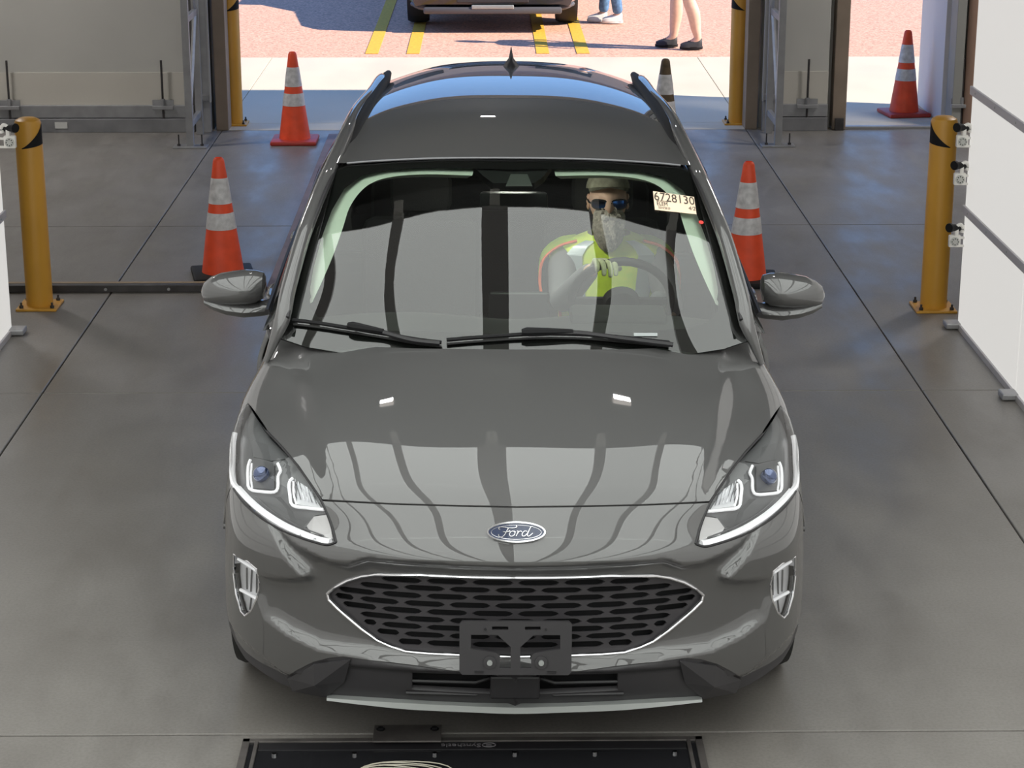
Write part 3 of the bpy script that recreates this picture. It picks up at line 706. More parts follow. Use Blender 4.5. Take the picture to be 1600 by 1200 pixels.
# slots
g2 = [(p.x, p.z) for p in gs]
holes = []
for r in range(13):
    zz = .640-r*.0250
    for c in range(-5, 6):
        xx = (c+(.5 if r % 2 else 0))*.137; zc = zz+.045*max(0, abs(xx)-.30)*-max(-.4, min(1, (zz-.54)/.09))*.9
        w_, h_ = .0625*(1-.25*max(0, abs(xx)-.3)), .0096
        pts = [(xx-w_, zc), (xx-w_*.84, zc+h_*.7), (xx-w_*.64, zc+h_), (xx+w_*.64, zc+h_), (xx+w_*.84, zc+h_*.7), (xx+w_, zc), (xx+w_*.84, zc-h_*.7), (xx+w_*.64, zc-h_), (xx-w_*.64, zc-h_), (xx-w_*.84, zc-h_*.7)]
        sd = sdist(np.array([p[0] for p in pts]), np.array([p[1] for p in pts]), g2)
        if (sd < -.008).all(): holes.append([Vector((x, 0, z)) for x, z in pts])
        else:
            sx_ = np.linspace(xx-w_, xx+w_, 60); ok_ = (sdist(sx_, np.full(60, zc+h_), g2) < -.009) & (sdist(sx_, np.full(60, zc-h_), g2) < -.009)
            if ok_.sum() > 18:
                a0, a1 = sx_[ok_].min(), sx_[ok_].max(); m0 = .012
                holes.append([Vector((x, 0, z)) for x, z in [(a0, zc), (a0+m0*.6, zc+h_*.8), (a0+m0, zc+h_), (a1-m0, zc+h_), (a1-m0*.6, zc+h_*.8), (a1, zc), (a1-m0*.6, zc-h_*.8), (a1-m0, zc-h_), (a0+m0, zc-h_), (a0+m0*.6, zc-h_*.8)]])
panel('grille', FS, [Vector((p.x, 0, p.z)) for p in gs], (0, 1, 0), GRILLE, CAR, holes=holes, sp=.03, off=-.010, rim=.007)
panel('grille_backing', FS, [Vector((p.x, 0, p.z)) for p in gs], (0, 1, 0), VOID, CAR, sp=.05, off=-.045, rim=0)
# --- badge
bc = X0(833); bn = FS.near(bc)[1]; Mb = Matrix.Translation(bc+bn*.004) @ bn.to_track_quat('Z', 'Y').to_matrix().to_4x4()
def ell(b, a, c, z0, z1, seg=48, ring=None):
    def rg(a, c, z): return [b.verts.new((a*cos(2*pi*k/seg), c*sin(2*pi*k/seg), z)) for k in range(seg)]
    if ring:
        R_ = [rg(a, c, z0), rg(a-.001, c-.001, z1), rg(a-ring, c-ring, z1), rg(a-ring, c-ring, z0)]
        for i in range(4):
            for k in range(seg): b.faces.new((R_[i][k], R_[i][(k+1) % seg], R_[(i+1) % 4][(k+1) % seg], R_[(i+1) % 4][k]))
    else:
        A_, C_ = rg(a, c, z0), rg(a, c, z1)
        for k in range(seg): b.faces.new((A_[k], A_[(k+1) % seg], C_[(k+1) % seg], C_[k]))
        b.faces.new(C_); b.faces.new(A_[::-1])
b = B(); ell(b, .083, .030, -.006, .004); bmesh.ops.transform(b, matrix=Mb, verts=b.verts[:]); bd = obj('badge', b, mat('badge_blue', (.012, .025, .075), .15, coat=1), CAR, smooth=True, label='oval dark blue badge with chrome rim')
b = B(); ell(b, .088, .034, -.006, .007, ring=.006); ell(b, .075, .0235, .004, .0052, ring=.0018); bmesh.ops.transform(b, matrix=Mb, verts=b.verts[:]); obj('badge_rim', b, CHROME, bd, smooth=True)
# script lettering drawn as strokes
strokes = [[(-.052, .008), (-.056, .013), (-.050, .018), (-.038, .017), (-.020, .014), (-.004, .015), (.002, .019), (-.001, .022)],
           [(-.024, .015), (-.030, .004), (-.037, -.010), (-.046, -.018), (-.055, -.016), (-.056, -.009)], [(-.042, .001), (-.034, .000), (-.024, .002), (-.020, .005)],
           [(-.010, .003), (-.018, .000), (-.022, -.009), (-.017, -.015), (-.008, -.012), (-.004, -.003), (-.009, .003), (-.002, .000)],
           [(.002, .003), (.006, .002), (.003, -.006), (-.001, -.015)], [(.003, -.007), (.009, .001), (.015, .003), (.017, .000)],
           [(.034, .002), (.026, .003), (.019, -.005), (.019, -.013), (.026, -.014), (.034, -.006), (.040, .006)], [(.052, .020), (.046, .018), (.040, .004), (.035, -.009), (.038, -.015), (.045, -.011), (.052, -.004)]]
b = B()
for st in strokes: tube(b, [Vector((x, y, .006)) for x, y in spl([(x, y, 0) for x, y in st], 5) for x, y in [(x, y)]] if False else [Vector((p.x, p.y, .0055)) for p in spl([(x, y, 0) for x, y in st], 5)], .0021, 6)
bmesh.ops.scale(b, vec=(.93, .88, 1), verts=b.verts[:]); bmesh.ops.transform(b, matrix=Mb, verts=b.verts[:]); obj('lettering', b, CHROME, bd)
# --- headlamps
LB_IN = mat('lamp_housing', (.20, .20, .20), .3, .3); LGREY = mat('lamp_grey_trim', (.20, .20, .20), .35, .5); LBAR = mat('light_bar', (.95, .95, .94), .3, 0, coat=1, emit=.45, ecol=(1, 1, 1))
def fp(u, v, o): return FS.px(u, v, o)
for s in (1, -1):
    R = (lambda p: p) if s > 0 else mir
    hp = empty('headlamp', R(Vector((.74, .35, .80)))); hp.parent = CAR; O = hp.location.copy()
    def fin(o): 
        o.data.transform(Matrix.Translation(-O)); return o
    mk = panel('lens', FS, LP, (-.72, .62, -.32), LGLASS, None, sp=.014, off=.003, rim=.012)
    if s < 0: m2 = mirror_obj(mk, hp); m2.parent = hp; bpy.data.objects.remove(mk); mk = m2
    mk.parent = hp; fin(mk)
    hk = panel('housing', FS, LP, (-.72, .62, -.32), LB_IN, None, sp=.02, off=-.028, rim=-.024)
    if s < 0: m2 = mirror_obj(hk, hp); bpy.data.objects.remove(hk); hk = m2
    hk.parent = hp; fin(hk)
    def bar3(name, P, r, m): b = B(); tube(b, spl([R(p) for p in P], 3), r, 6); return fin(obj(name, b, m, hp, smooth=True))
    def bar(name, pts, r, m, o=-.022, par=None, sx=1.):
        P = [R(fp(u, v, o)) for u, v in pts]; b = B(); tube(b, spl(P, 3), r, 6, sx=sx); return fin(obj(name, b, m, par or hp, smooth=True))
    # bottom light strip following the outer edge
    o5 = lambda *a: FS.near(Vector(a))[0]-FS.near(Vector(a))[1]*.006
    bar3('light_strip', [o5(.922, .815, .83), o5(.928, .79, .80), o5(.926, .73, .768), o5(.917, .63, .762), o5(.90, .54, .756), FS.px(1239, 768, -.008)], .0095, LBAR)
    strip = [(1240, 766), (1222, 785), (1199, 804), (1172, 821), (1145, 834), (1116, 845), (1098, 848)]
    bar('light_strip', strip, .0115, LBAR, -.010)
    bar('light_strip_edge', [(u-6, v-8) for u, v in strip[1:-1]], .0025, LGREY, -.016)
    bar('black_edge', lamp[:7], .004, BLACKP, .001); bar('black_edge', lamp[12:]+lamp[:1], .004, BLACKP, .001)
    # U shaped light guides
    for pts in ([(1180, 722), (1176, 733), (1180, 742), (1181, 758), (1187, 768), (1208, 768), (1226, 764), (1229, 748), (1228, 728), (1224, 718)],
                [(1157, 744), (1163, 752), (1163, 772), (1160, 790), (1140, 794), (1111, 796)]):
        bar('light_guide', pts, .0052, LBAR, -.018)
    bar('light_guide', [(1222, 724), (1224, 745), (1222, 762)], .0035, LBAR, -.018); bar('light_guide', [(1156, 750), (1157, 770), (1154, 788)], .0035, LBAR, -.018)
    # projector, reflector, marker block
    def quad(name, pts, m, o, par=hp, th=.006):
        P = [R(fp(u, v, o)) for u, v in pts]; n = R(FS.near(R(P[0]))[1]); b = B(); prism(b, P, n*(-th)); return fin(obj(name, b, m, par))
    pr = quad('projector_frame', [(1186, 722), (1222, 716), (1224, 762), (1188, 764)], LGREY, -.019)
    c = R(fp(1204, 742, -.010)); n = R(FS.near(R(c))[1]); vd = (Vector((0, -.9, .35))).normalized()
    b = B(); q_ = bmesh.ops.create_uvsphere(b, u_segments=20, v_segments=12, radius=.027)['verts']; bmesh.ops.scale(b, vec=(1, .7, 1), verts=q_); bmesh.ops.translate(b, vec=c-O, verts=q_); obj('projector_lens', b, mat('projector_glass', (.10, .13, .24), .03, .6, coat=1), pr, smooth=True)
    rf = quad('reflector', [(1150, 748), (1154, 788), (1116, 792), (1134, 758)], mat('reflector_bright', (.85, .85, .86), .3, .1), -.020)
    b = B()
    for k in range(6):
        u0 = 1122+k*6; P0 = R(fp(u0, 786-k*1.5, -.017)); P1 = R(fp(u0+7, 762-k*4, -.017)); tube(b, [P0-O, P1-O], .002, 4)
    obj('reflector_rib', b, CHROME, rf)
    quad('marker_block', [(1103, 805), (1126, 808), (1137, 822), (1130, 832), (1096, 842)], mat('marker_lens', (.75, .73, .72), .25, .2), -.016)
    quad('inner_shelf', [(1170, 712), (1196, 690), (1222, 684), (1222, 712), (1192, 716)], LGREY, -.024)
    quad('inner_shelf', [(1100, 800), (1110, 798), (1162, 798), (1180, 775), (1232, 770), (1205, 798), (1150, 826), (1140, 822), (1128, 806)], LGREY, -.025)
    # ---- fog lamp
    fl_ = empty('fog_lamp', R(Vector((.82, .31, .48)))); fl_.parent = CAR; O = fl_.location.copy(); hp = fl_
    fk = panel('lens', FS, FP, (-.35, .9, -.1), LGLASS, None, sp=.012, off=-.004, rim=.004); fh = panel('housing', FS, FP, (-.35, .9, -.1), mat('reflector_bright', (.85, .85, .86), .3, .1), None, sp=.012, off=-.022, rim=-.018)
    for kk in (fk, fh):
        if s < 0: m2 = mirror_obj(kk, fl_); bpy.data.objects.remove(kk); kk = m2
        kk.parent = fl_; fin(kk)
    P = [R(p) for p in off_pts(FP, -.001)]; b = B(); tube(b, resample(P, .02), .0032, 6, closed=True); fin(obj('rim', b, CHROME, fl_, smooth=True))
    for pts in ([(1213, 896), (1240, 878)], [(1211, 940), (1236, 926)]): bar('light_bar', pts, .0055, LBAR, -.009, fl_)
    for pts in ([(1224, 896), (1225, 930)], [(1232, 893), (1231, 926)], [(1216, 903), (1216, 932)], [(1224, 940), (1226, 958)]): bar('divider', pts, .003, LGREY, -.02, fl_)
# --- plate bracket
pc = Vector((0, -.014, .4475)); e_ = empty('plate_bracket', pc-Vector((0, 0, .012))); e_.parent = CAR; e_.scale = (.90, 1, .94)
W2, H2 = .185, .095
tl = Matrix.Rotation(radians(-6), 4, 'X')
def poly_plate(outer, holes, th):
    pts = []; ed = []
    for lp in [outer]+holes:
        b0 = len(pts); pts += lp; ed += [(b0+i, b0+(i+1) % len(lp)) for i in range(len(lp))]
    vv, ee, ff, *_ = delaunay_2d_cdt([Vector(p) for p in pts], ed, [], 0, 1e-6); b = B(); fv = [b.verts.new((v[0], 0, v[1])) for v in vv]
    for f in ff:
        cx_ = sum(vv[i][0] for i in f)/len(f); cy_ = sum(vv[i][1] for i in f)/len(f)
        if inpoly(cx_, cy_, outer) and not any(inpoly(cx_, cy_, h) for h in holes): b.faces.new([fv[i] for i in f])
    r = bmesh.ops.extrude_face_region(b, geom=b.faces[:]); bmesh.ops.translate(b, vec=(0, th, 0), verts=[v for v in r['geom'] if isinstance(v, bmesh.types.BMVert)]); return b
def rc(x0, x1, z0, z1, r=.006): return [(x0+r, z0), (x1-r, z0), (x1, z0+r), (x1, z1-r), (x1-r, z1), (x0+r, z1), (x0, z1-r), (x0, z0+r)]
hs = [[(-.147, .044), (-.060, .044), (-.016, .004), (-.016, -.066), (-.052, -.066), (-.052, -.024), (-.062, -.016), (-.147, -.002)], rc(-.078, -.024, .060, .072, .002), rc(.030, .082, .060, .072, .002)]
hs.append([(-x, z) for x, z in hs[0][::-1]]); b = poly_plate(rc(-W2, W2, -.088, .088, .01), hs, .012); b.transform(tl); obj('bracket_plate', b, GREYP, e_)
for s in (1, -1):
    b = B(); cyl(b, (s*.085, -.001, -.045), (s*.085, -.006, -.045), .021, seg=24); b.transform(tl); bs = obj('boss', b, GREYP, e_, smooth=True)
    b = B(); cyl(b, (s*.085, -.006, -.045), (s*.085, -.012, -.045), .009, seg=12); b.transform(tl); obj('screw', b, SATIN, bs)
    b = B(); cyl(b, (s*.10, -.003, .062), (s*.10, .0005, .062), .004, seg=10); box(b, (s*.12, -.002, -.078), (.03, .004, .006)); b.transform(tl); obj('pip', b, BLACKP, e_)
# ------------------------------------------------------------------ windscreen
WG = [[(0, .935, 1.052), (.3, .946, 1.051), (.56, .982, 1.054), (.735, 1.032, 1.068), (.82, 1.083, 1.083)],
      [(0, 1.24, 1.25), (.3, 1.247, 1.248), (.54, 1.264, 1.241), (.695, 1.290, 1.230), (.768, 1.307, 1.226)],
      [(0, 1.53, 1.418), (.29, 1.537, 1.414), (.52, 1.549, 1.399), (.66, 1.560, 1.384), (.722, 1.569, 1.375)],
      [(0, 1.82, 1.562), (.28, 1.828, 1.557), (.5, 1.836, 1.541), (.61, 1.848, 1.529), (.672, 1.857, 1.521)]]
WQ = surf_eval(WG, 60, 60); WS = Shell(WQ, (0, -.5, 1))
def WP(pts, o=0): return [WS.px(u, v, o) for u, v in pts]
def WR(u, v, d): r = rayc(u, v).normalized(); return WS.px(u, v)+r*d
def WX0(v): p = WS.px(797, v); return Vector((0, p.y, p.z))
wouter = [WX0(250)]+WP([(900, 251), (1000, 254), (1062, 259), (1083, 268), (1098, 300), (1115, 345), (1135, 400), (1151, 445), (1160, 480), (1160, 505)])+[Vector((.79, 1.07, 1.08)), Vector((.70, 1.02, 1.066)), Vector((.56, .979, 1.059)), Vector((.3, .942, 1.058)), Vector((0, .93, 1.062))]
panel('windscreen', WS, sym(wouter), (0, .4, -.9), WGLASS, CAR, sp=.03, rim=0)
winner = [WX0(263)]+WP([(870, 262), (940, 262), (1000, 266), (1040, 275), (1068, 296), (1088, 330), (1104, 372), (1117, 420), (1124, 460), (1122, 485), (1105, 503), (1070, 512), (1000, 517), (900, 519)])+[WX0(520)]
panel('windscreen_border', WS, sym(wouter), (0, .4, -.9), FRIT, CAR, holes=[sym(winner)], sp=.025, off=-.006, rim=0, label='black printed border band of the windscreen')
# mirror/sensor cover behind glass
b = B(); P = [WR(u, v, .02) for u, v in [(738, 258), (862, 258), (850, 275), (835, 286), (770, 286), (755, 275)]]; prism(b, P, (0, .03, -.03)); obj('sensor_cover', b, BLACKP, CAR)
b = B(); P = [WR(u, v, .015) for u, v in [(798, 272), (824, 272), (832, 291), (790, 291)]]; prism(b, P, (0, .004, -.004)); obj('sensor_window', b, mat('grey_sensor', (.12, .12, .12), .5), CAR)
# wipers
for nm, pts, grip in (('wiper', [(459, 506), (500, 511), (545, 518), (600, 527), (650, 536), (690, 541)], (545, 600)), ('wiper', [(698, 537), (760, 532), (830, 528), (900, 528), (970, 533), (1045, 541)], (815, 895))):
    e_ = empty(nm, (0, .98, 1.07)); e_.parent = CAR; O = Vector((0, .98, 1.07))
    L = [WS.px(u, v-1, .016)-O for u, v in pts]; b = B(); tube(b, spl(L, 4), .007, 6); obj('blade', b, BLACK, e_, smooth=True)
    L2_ = [WS.px(u, v+2.5, .006)-O for u, v in pts]; b = B(); tube(b, spl(L2_, 4), .004, 4); obj('rubber_edge', b, RUBBER, e_)
    gx0, gx1 = grip; yv = lambda u: float(np.interp(u, [p[0] for p in pts], [p[1] for p in pts]))
    b = B(); tube(b, [WS.px(u, yv(u)-2, .026)-O for u in (gx0, gx0+8, (gx0+gx1)/2, gx1)], [.010, .016, .013, .008], 8); obj('arm_clip', b, BLACK, e_, smooth=True)
    b = B(); tail = [(gx1, yv(gx1)-1), ((gx1+pts[-1][0])/2, yv((gx1+pts[-1][0])/2)+3), (pts[-1][0]-2, pts[-1][1]+2)]
    if gx0 > 700: tail = [(gx0+10, yv(gx0)), (900, 527), (975, 536), (1050, 545)]
    tube(b, spl([WS.px(u, v, .022)-O for u, v in tail], 4), .009, 6); obj('arm', b, BLACKP, e_, smooth=True)
b = B(); P = [WS.px(u, v, .003) for u, v in [(990, 521), (1027, 521), (1027, 526), (990, 526)]]; prism(b, P, (0, .001, -.001)); obj('number_strip', b, mat('pale_strip', (.35, .38, .38), .5), CAR)
# stickers on the glass
def bil(cn, x, y): a = cn[0].lerp(cn[1], x); b_ = cn[3].lerp(cn[2], x); return a.lerp(b_, y)
SC = WP([(1020, 300), (1084, 309), (1088, 336), (1023, 329)], .004); sn = WS.near(SC[0])[1]
b = B(); prism(b, SC, -sn*.001); st = obj('windscreen_sticker', b, mat('sticker_cream', (.95, .74, .55), .5), CAR, label='cream paper sticker printed 6728130 on the upper corner of the windscreen')
def stick_text(s, cx_, cy_, size, sx=1., m=None, shear=0.):
    me = textmesh(s, size, 0., shear)
    for v in me.vertices:
        p = bil(SC, cx_+v.co.x*sx, cy_-v.co.y); v.co = p+sn*.0015
    return link('print', me, m or mat('print_ink', (.05, .04, .03), .6), st)
stick_text('6728130', .50, .29, .66, .43)
stick_text('ELEM', .19, .66, .28, .42); stick_text('3LB 6728130', .23, .87, .18, .30); stick_text('OF BUSINESS', .20, .51, .12, .4)
stick_text('4/2', .90, .72, .30, .45, None, .2)
b = B(); c = WS.px(1095, 349, .004); cyl(b, c, c+WS.near(c)[1]*.002, .009, seg=18); obj('red_dot', b, mat('red_dot', (.9, .06, .05), .5), CAR, label='small red dot sticker near the edge of the windscreen')
# ------------------------------------------------------------------ roof, tail
RG = [[(0, 1.808, 1.560), (.28, 1.818, 1.555), (.5, 1.828, 1.542), (.61, 1.842, 1.530), (.672, 1.855, 1.521), (.715, 1.88, 1.47)],
      [(0, 2.2, 1.630), (.28, 2.21, 1.623), (.5, 2.23, 1.602), (.60, 2.26, 1.578), (.66, 2.28, 1.553), (.70, 2.30, 1.50)],
      [(0, 2.7, 1.660), (.28, 2.7, 1.652), (.49, 2.7, 1.625), (.585, 2.7, 1.600), (.645, 2.7, 1.572), (.685, 2.7, 1.51)],
      [(0, 3.3, 1.645), (.27, 3.3, 1.637), (.46, 3.3, 1.608), (.555, 3.3, 1.582), (.61, 3.3, 1.553), (.655, 3.3, 1.48)],
      [(0, 3.75, 1.618), (.25, 3.74, 1.61), (.43, 3.71, 1.583), (.52, 3.68, 1.558), (.575, 3.66, 1.527), (.625, 3.63, 1.44)],
      [(0, 3.99, 1.596), (.24, 3.97, 1.588), (.40, 3.93, 1.563), (.48, 3.88, 1.535), (.535, 3.83, 1.50), (.60, 3.78, 1.40)]]
RQ = surf_eval(RG, 70, 50); RS = Shell(RQ, (0, 0, 1)); grid_mesh('roof', RQ, PAINT, CAR)
# chrome-pale edge between roof and windscreen
b = B(); hd = [Vector((-p[0], p[1]-.004, p[2]+.0) ) for p in RG[0][3::-1]][:-1]+[Vector((p[0], p[1]-.004, p[2])) for p in RG[0][:4]]
tube(b, spl(hd, 4), .004, 6); obj('header_seal', b, mat('header_grey', (.20, .20, .21), .4, .4), CAR, smooth=True)
# glass roof panel behind (dark) and its rear band
# roof rails
for s in (1, -1):
    b = B(); rp = []
    for u, v, y in ((1067, 254, 2.0), (1049, 213, 2.25), (1035, 188, 2.48), (1020, 163, 2.8), (1004, 138, 3.2), (990, 119, 3.6)):
        p = CAMC+rayc(u, v)*((y-CAMC.y)/rayc(u, v).y); rp.append((s*p.x, p.y, p.z+.006))
    P = spl(rp, 5); tube(b, P, [.014+.014*min(1, i/3, (len(P)-1-i)/3) for i in range(len(P))], 10, sx=1.05); obj('roof_rail', b, BLACK, CAR, smooth=True)
# shark-fin aerial
b = B(); ap_ = RS.near(Vector((0, 3.62, 1.63)))[0]
sec = [(0, .036, .07, 0), (.015, .026, .062, 0), (.03, .012, .05, .012), (.055, .006, .035, .025), (.078, .002, .012, .04)]
rings = [[b.verts.new((hx*cos(2*pi*k/16), sh_+hy*sin(2*pi*k/16), z)) for k in range(16)] for z, hx, hy, sh_ in sec]
for a, c in zip(rings, rings[1:]):
    for k in range(16): b.faces.new((a[k], a[(k+1) % 16], c[(k+1) % 16], c[k]))
b.faces.new(rings[-1]); b.faces.new(rings[0][::-1]); o = obj('aerial', b, mat('aerial_black', (.02, .02, .024), .5, spec=.25), CAR, smooth=True); o.data.transform(Matrix.Translation(ap_))
# tailgate
TG = [[(0, 3.98, 1.590), (.24, 3.96, 1.582), (.40, 3.92, 1.557), (.535, 3.83, 1.495), (.60, 3.78, 1.40)],
      [(0, 4.10, 1.50), (.25, 4.09, 1.49), (.45, 4.05, 1.46), (.60, 3.97, 1.40), (.68, 3.9, 1.30)],
      [(0, 4.35, 1.15), (.3, 4.34, 1.15), (.55, 4.28, 1.14), (.72, 4.15, 1.12), (.82, 4.0, 1.08)],
      [(0, 4.47, .95), (.3, 4.46, .95), (.6, 4.38, .94), (.78, 4.25, .93), (.87, 4.05, .92)],
      [(0, 4.50, .70), (.3, 4.50, .70), (.6, 4.45, .70), (.82, 4.28, .70), (.90, 4.08, .70)],
      [(0, 4.58, .52), (.3, 4.57, .52), (.6, 4.52, .52), (.82, 4.34, .50), (.90, 4.1, .48)],
      [(0, 4.50, .28), (.3, 4.5, .28), (.6, 4.45, .28), (.8, 4.3, .28), (.88, 4.08, .28)]]
grid_mesh('tailgate', surf_eval(TG, 40, 24), PAINT, CAR, out=(0, 1, 0))
# ------------------------------------------------------------------ body sides
def sec_side(y):
    t = max(0, (y-3.0)/1.1); k = 1-.055*t*t; k0 = .985+.015*min(1, (y-1.3)/.5)
    return [(x*k*k0, y, z) for x, z in ((.862, .20), (.893, .32), (.905, .45), (.905, .60), (.908, .74), (.917, .86), (.908, .945), (.888, 1.0), (.868, 1.05+.03*min(1, (y-1.3)/2.5)), (.845, 1.085+.05*min(1, (y-1.3)/2.5)))]
SG = [sec_side(y) for y in (1.30, 1.6, 2.0, 2.5, 3.0, 3.4, 3.8, 4.1)]
SQ = surf_eval(SG, 80, 50); SS = Shell(SQ, (1, 0, .3))
def SV(l): return [Vector((.9, y, z)) for y, z in l]
def sidepanel(name, l, m=PAINT, off=0., rim=.015): return panel(name, SS, SV(l), (-1, 0, 0), m, CAR, sp=.03, off=off, rim=rim, mirror=True)
fd = sidepanel('front_door', [(1.345, .30), (1.345, .6), (1.345, .9), (1.36, 1.03), (1.42, 1.083), (2.395, 1.10), (2.395, .7), (2.395, .30)])
rd = sidepanel('rear_door', [(2.405, .30), (2.405, .7), (2.405, 1.10), (3.35, 1.115), (3.42, .95), (3.30, .80), (3.22, .66), (3.17, .5), (3.16, .30)])
ra = [(3.61+.385*cos(radians(a)), .375+.365*sin(radians(a))) for a in range(0, 181, 12)]
sidepanel('quarter_panel', [(4.09, .30)]+ra+[(3.17, .5), (3.23, .66), (3.31, .80), (3.43, .95), (3.36, 1.115), (4.08, 1.13), (4.095, .9)])
sidepanel('sill', [(1.345, .205), (1.345, .295), (3.16, .295), (3.16, .205)], BLACKP, -.004)
for a in (fd, rd):
    for o, s in zip(a, (1, -1)):
        y0 = 2.25 if a is fd else 3.22; b = B(); tube(b, spl([(s*.915, y0-.11, .93), (s*.945, y0-.07, .935), (s*.947, y0+.07, .937), (s*.915, y0+.11, .94)], 4), .012, 8); obj('door_handle', b, PAINT, o, smooth=True)
# side glass and its dark pillars
GG = [[(.862, 1.20, 1.07), (.83, 1.2, 1.08), (.815, 1.2, 1.09), (.80, 1.2, 1.10)],
      [(.862, 1.55, 1.083), (.828, 1.54, 1.17), (.79, 1.53, 1.25), (.757, 1.52, 1.32)],
      [(.862, 1.95, 1.10), (.81, 1.94, 1.25), (.757, 1.93, 1.39), (.705, 1.92, 1.485)],
      [(.860, 2.6, 1.11), (.808, 2.6, 1.26), (.748, 2.6, 1.41), (.690, 2.6, 1.515)],
      [(.845, 3.3, 1.125), (.79, 3.3, 1.27), (.72, 3.3, 1.39), (.657, 3.3, 1.48)],
      [(.80, 4.0, 1.14), (.74, 3.95, 1.24), (.67, 3.88, 1.33), (.60, 3.80, 1.41)]]
GQ = surf_eval(GG, 60, 24); grid_mesh('side_glass', GQ, SGLASS, CAR, out=(1, 0, .3))
GSH = Shell(GQ, (1, 0, .3), False)
for y0, y1 in ((2.36, 2.46), (3.30, 3.42)):
    P = [GSH.near(Vector((x, y, z)))[0] for x, y, z in ((.86, y0, 1.10), (.80, y0, 1.27), (.745, y0, 1.40), (.69, y0, 1.50), (.69, y1, 1.50), (.745, y1, 1.40), (.80, y1, 1.27), (.86, y1, 1.10))]
    for s in (1, -1):
        b = B(); vs = [b.verts.new((s*(p.x+.004), p.y, p.z+.002)) for p in P]
        for k in range(3): b.faces.new((vs[k], vs[k+1], vs[6-k], vs[7-k]))
        obj('door_pillar', b, FRIT, CAR)
# A pillar / cant rail, belt moulding
for s in (1, -1):
    b = B(); P = spl([(s*x, y, z) for x, y, z in [(.838, 1.06, 1.0)]+[tuple(CP(*t)) for t in ((1167, 505, 1.10), (1158, 462, 1.19), (1138, 390, 1.39), (1126, 355, 1.50), (1106, 306, 1.68), (1085, 260, 1.88))]+[tuple(CP(*t)) for t in ((1064, 216, 2.15), (1043, 177, 2.55), (1016, 146, 3.0), (1000, 126, 3.4))]+[(.575, 3.75, 1.50), (.57, 3.9, 1.44)]], 6)
    tube(b, P, [.026*min(1, .35+i/9) for i in range(len(P))], 12, sx=1.05); obj('roof_side_rail', b, PAINT, CAR, smooth=True)
    b = B(); P = spl([(s*x, y, z) for x, y, z in [tuple(CP(*t)) for t in ((1158, 500, 1.085), (1146, 440, 1.24), (1124, 372, 1.44), (1100, 310, 1.63), (1080, 264, 1.845))]], 6)
    tube(b, P, .007, 6); obj('windscreen_trim', b, BLACKP, CAR, smooth=True)
    b = B(); tube(b, spl([(s*.868, 1.40, 1.085), (s*.870, 2.4, 1.108), (s*.852, 3.3, 1.128), (s*.81, 4.0, 1.14)], 6), .009, 6); obj('belt_moulding', b, BLACKP, CAR)
    # cowl corner
    b = B(); prism(b, [(s*.70, 1.09, 1.048), (s*.83, 1.20, 1.03), (s*.87, 1.38, 1.05), (s*.80, 1.33, 1.09), (s*.76, 1.20, 1.062)], (0, .0, -.03)); obj('cowl_corner', b, BLACKP, CAR)
b = B()
cw = [(0, .985, 1.070), (.2, .995, 1.070), (.4, 1.03, 1.066), (.56, 1.08, 1.058), (.70, 1.15, 1.045)]; lo = [(0, .90, 1.045), (.2, .91, 1.045), (.4, .94, 1.04), (.56, .99, 1.03), (.70, 1.08, 1.02)]
A_ = [b.verts.new((-x, y, z)) for x, y, z in cw[:0:-1]]+[b.verts.new(p) for p in cw]; C_ = [b.verts.new((-x, y, z-.02)) for x, y, z in lo[:0:-1]]+[b.verts.new((x, y, z-.02)) for x, y, z in lo]
for k in range(8): b.faces.new((C_[k], C_[k+1], A_[k+1], A_[k]))
obj('cowl_panel', b, BLACKP, CAR)
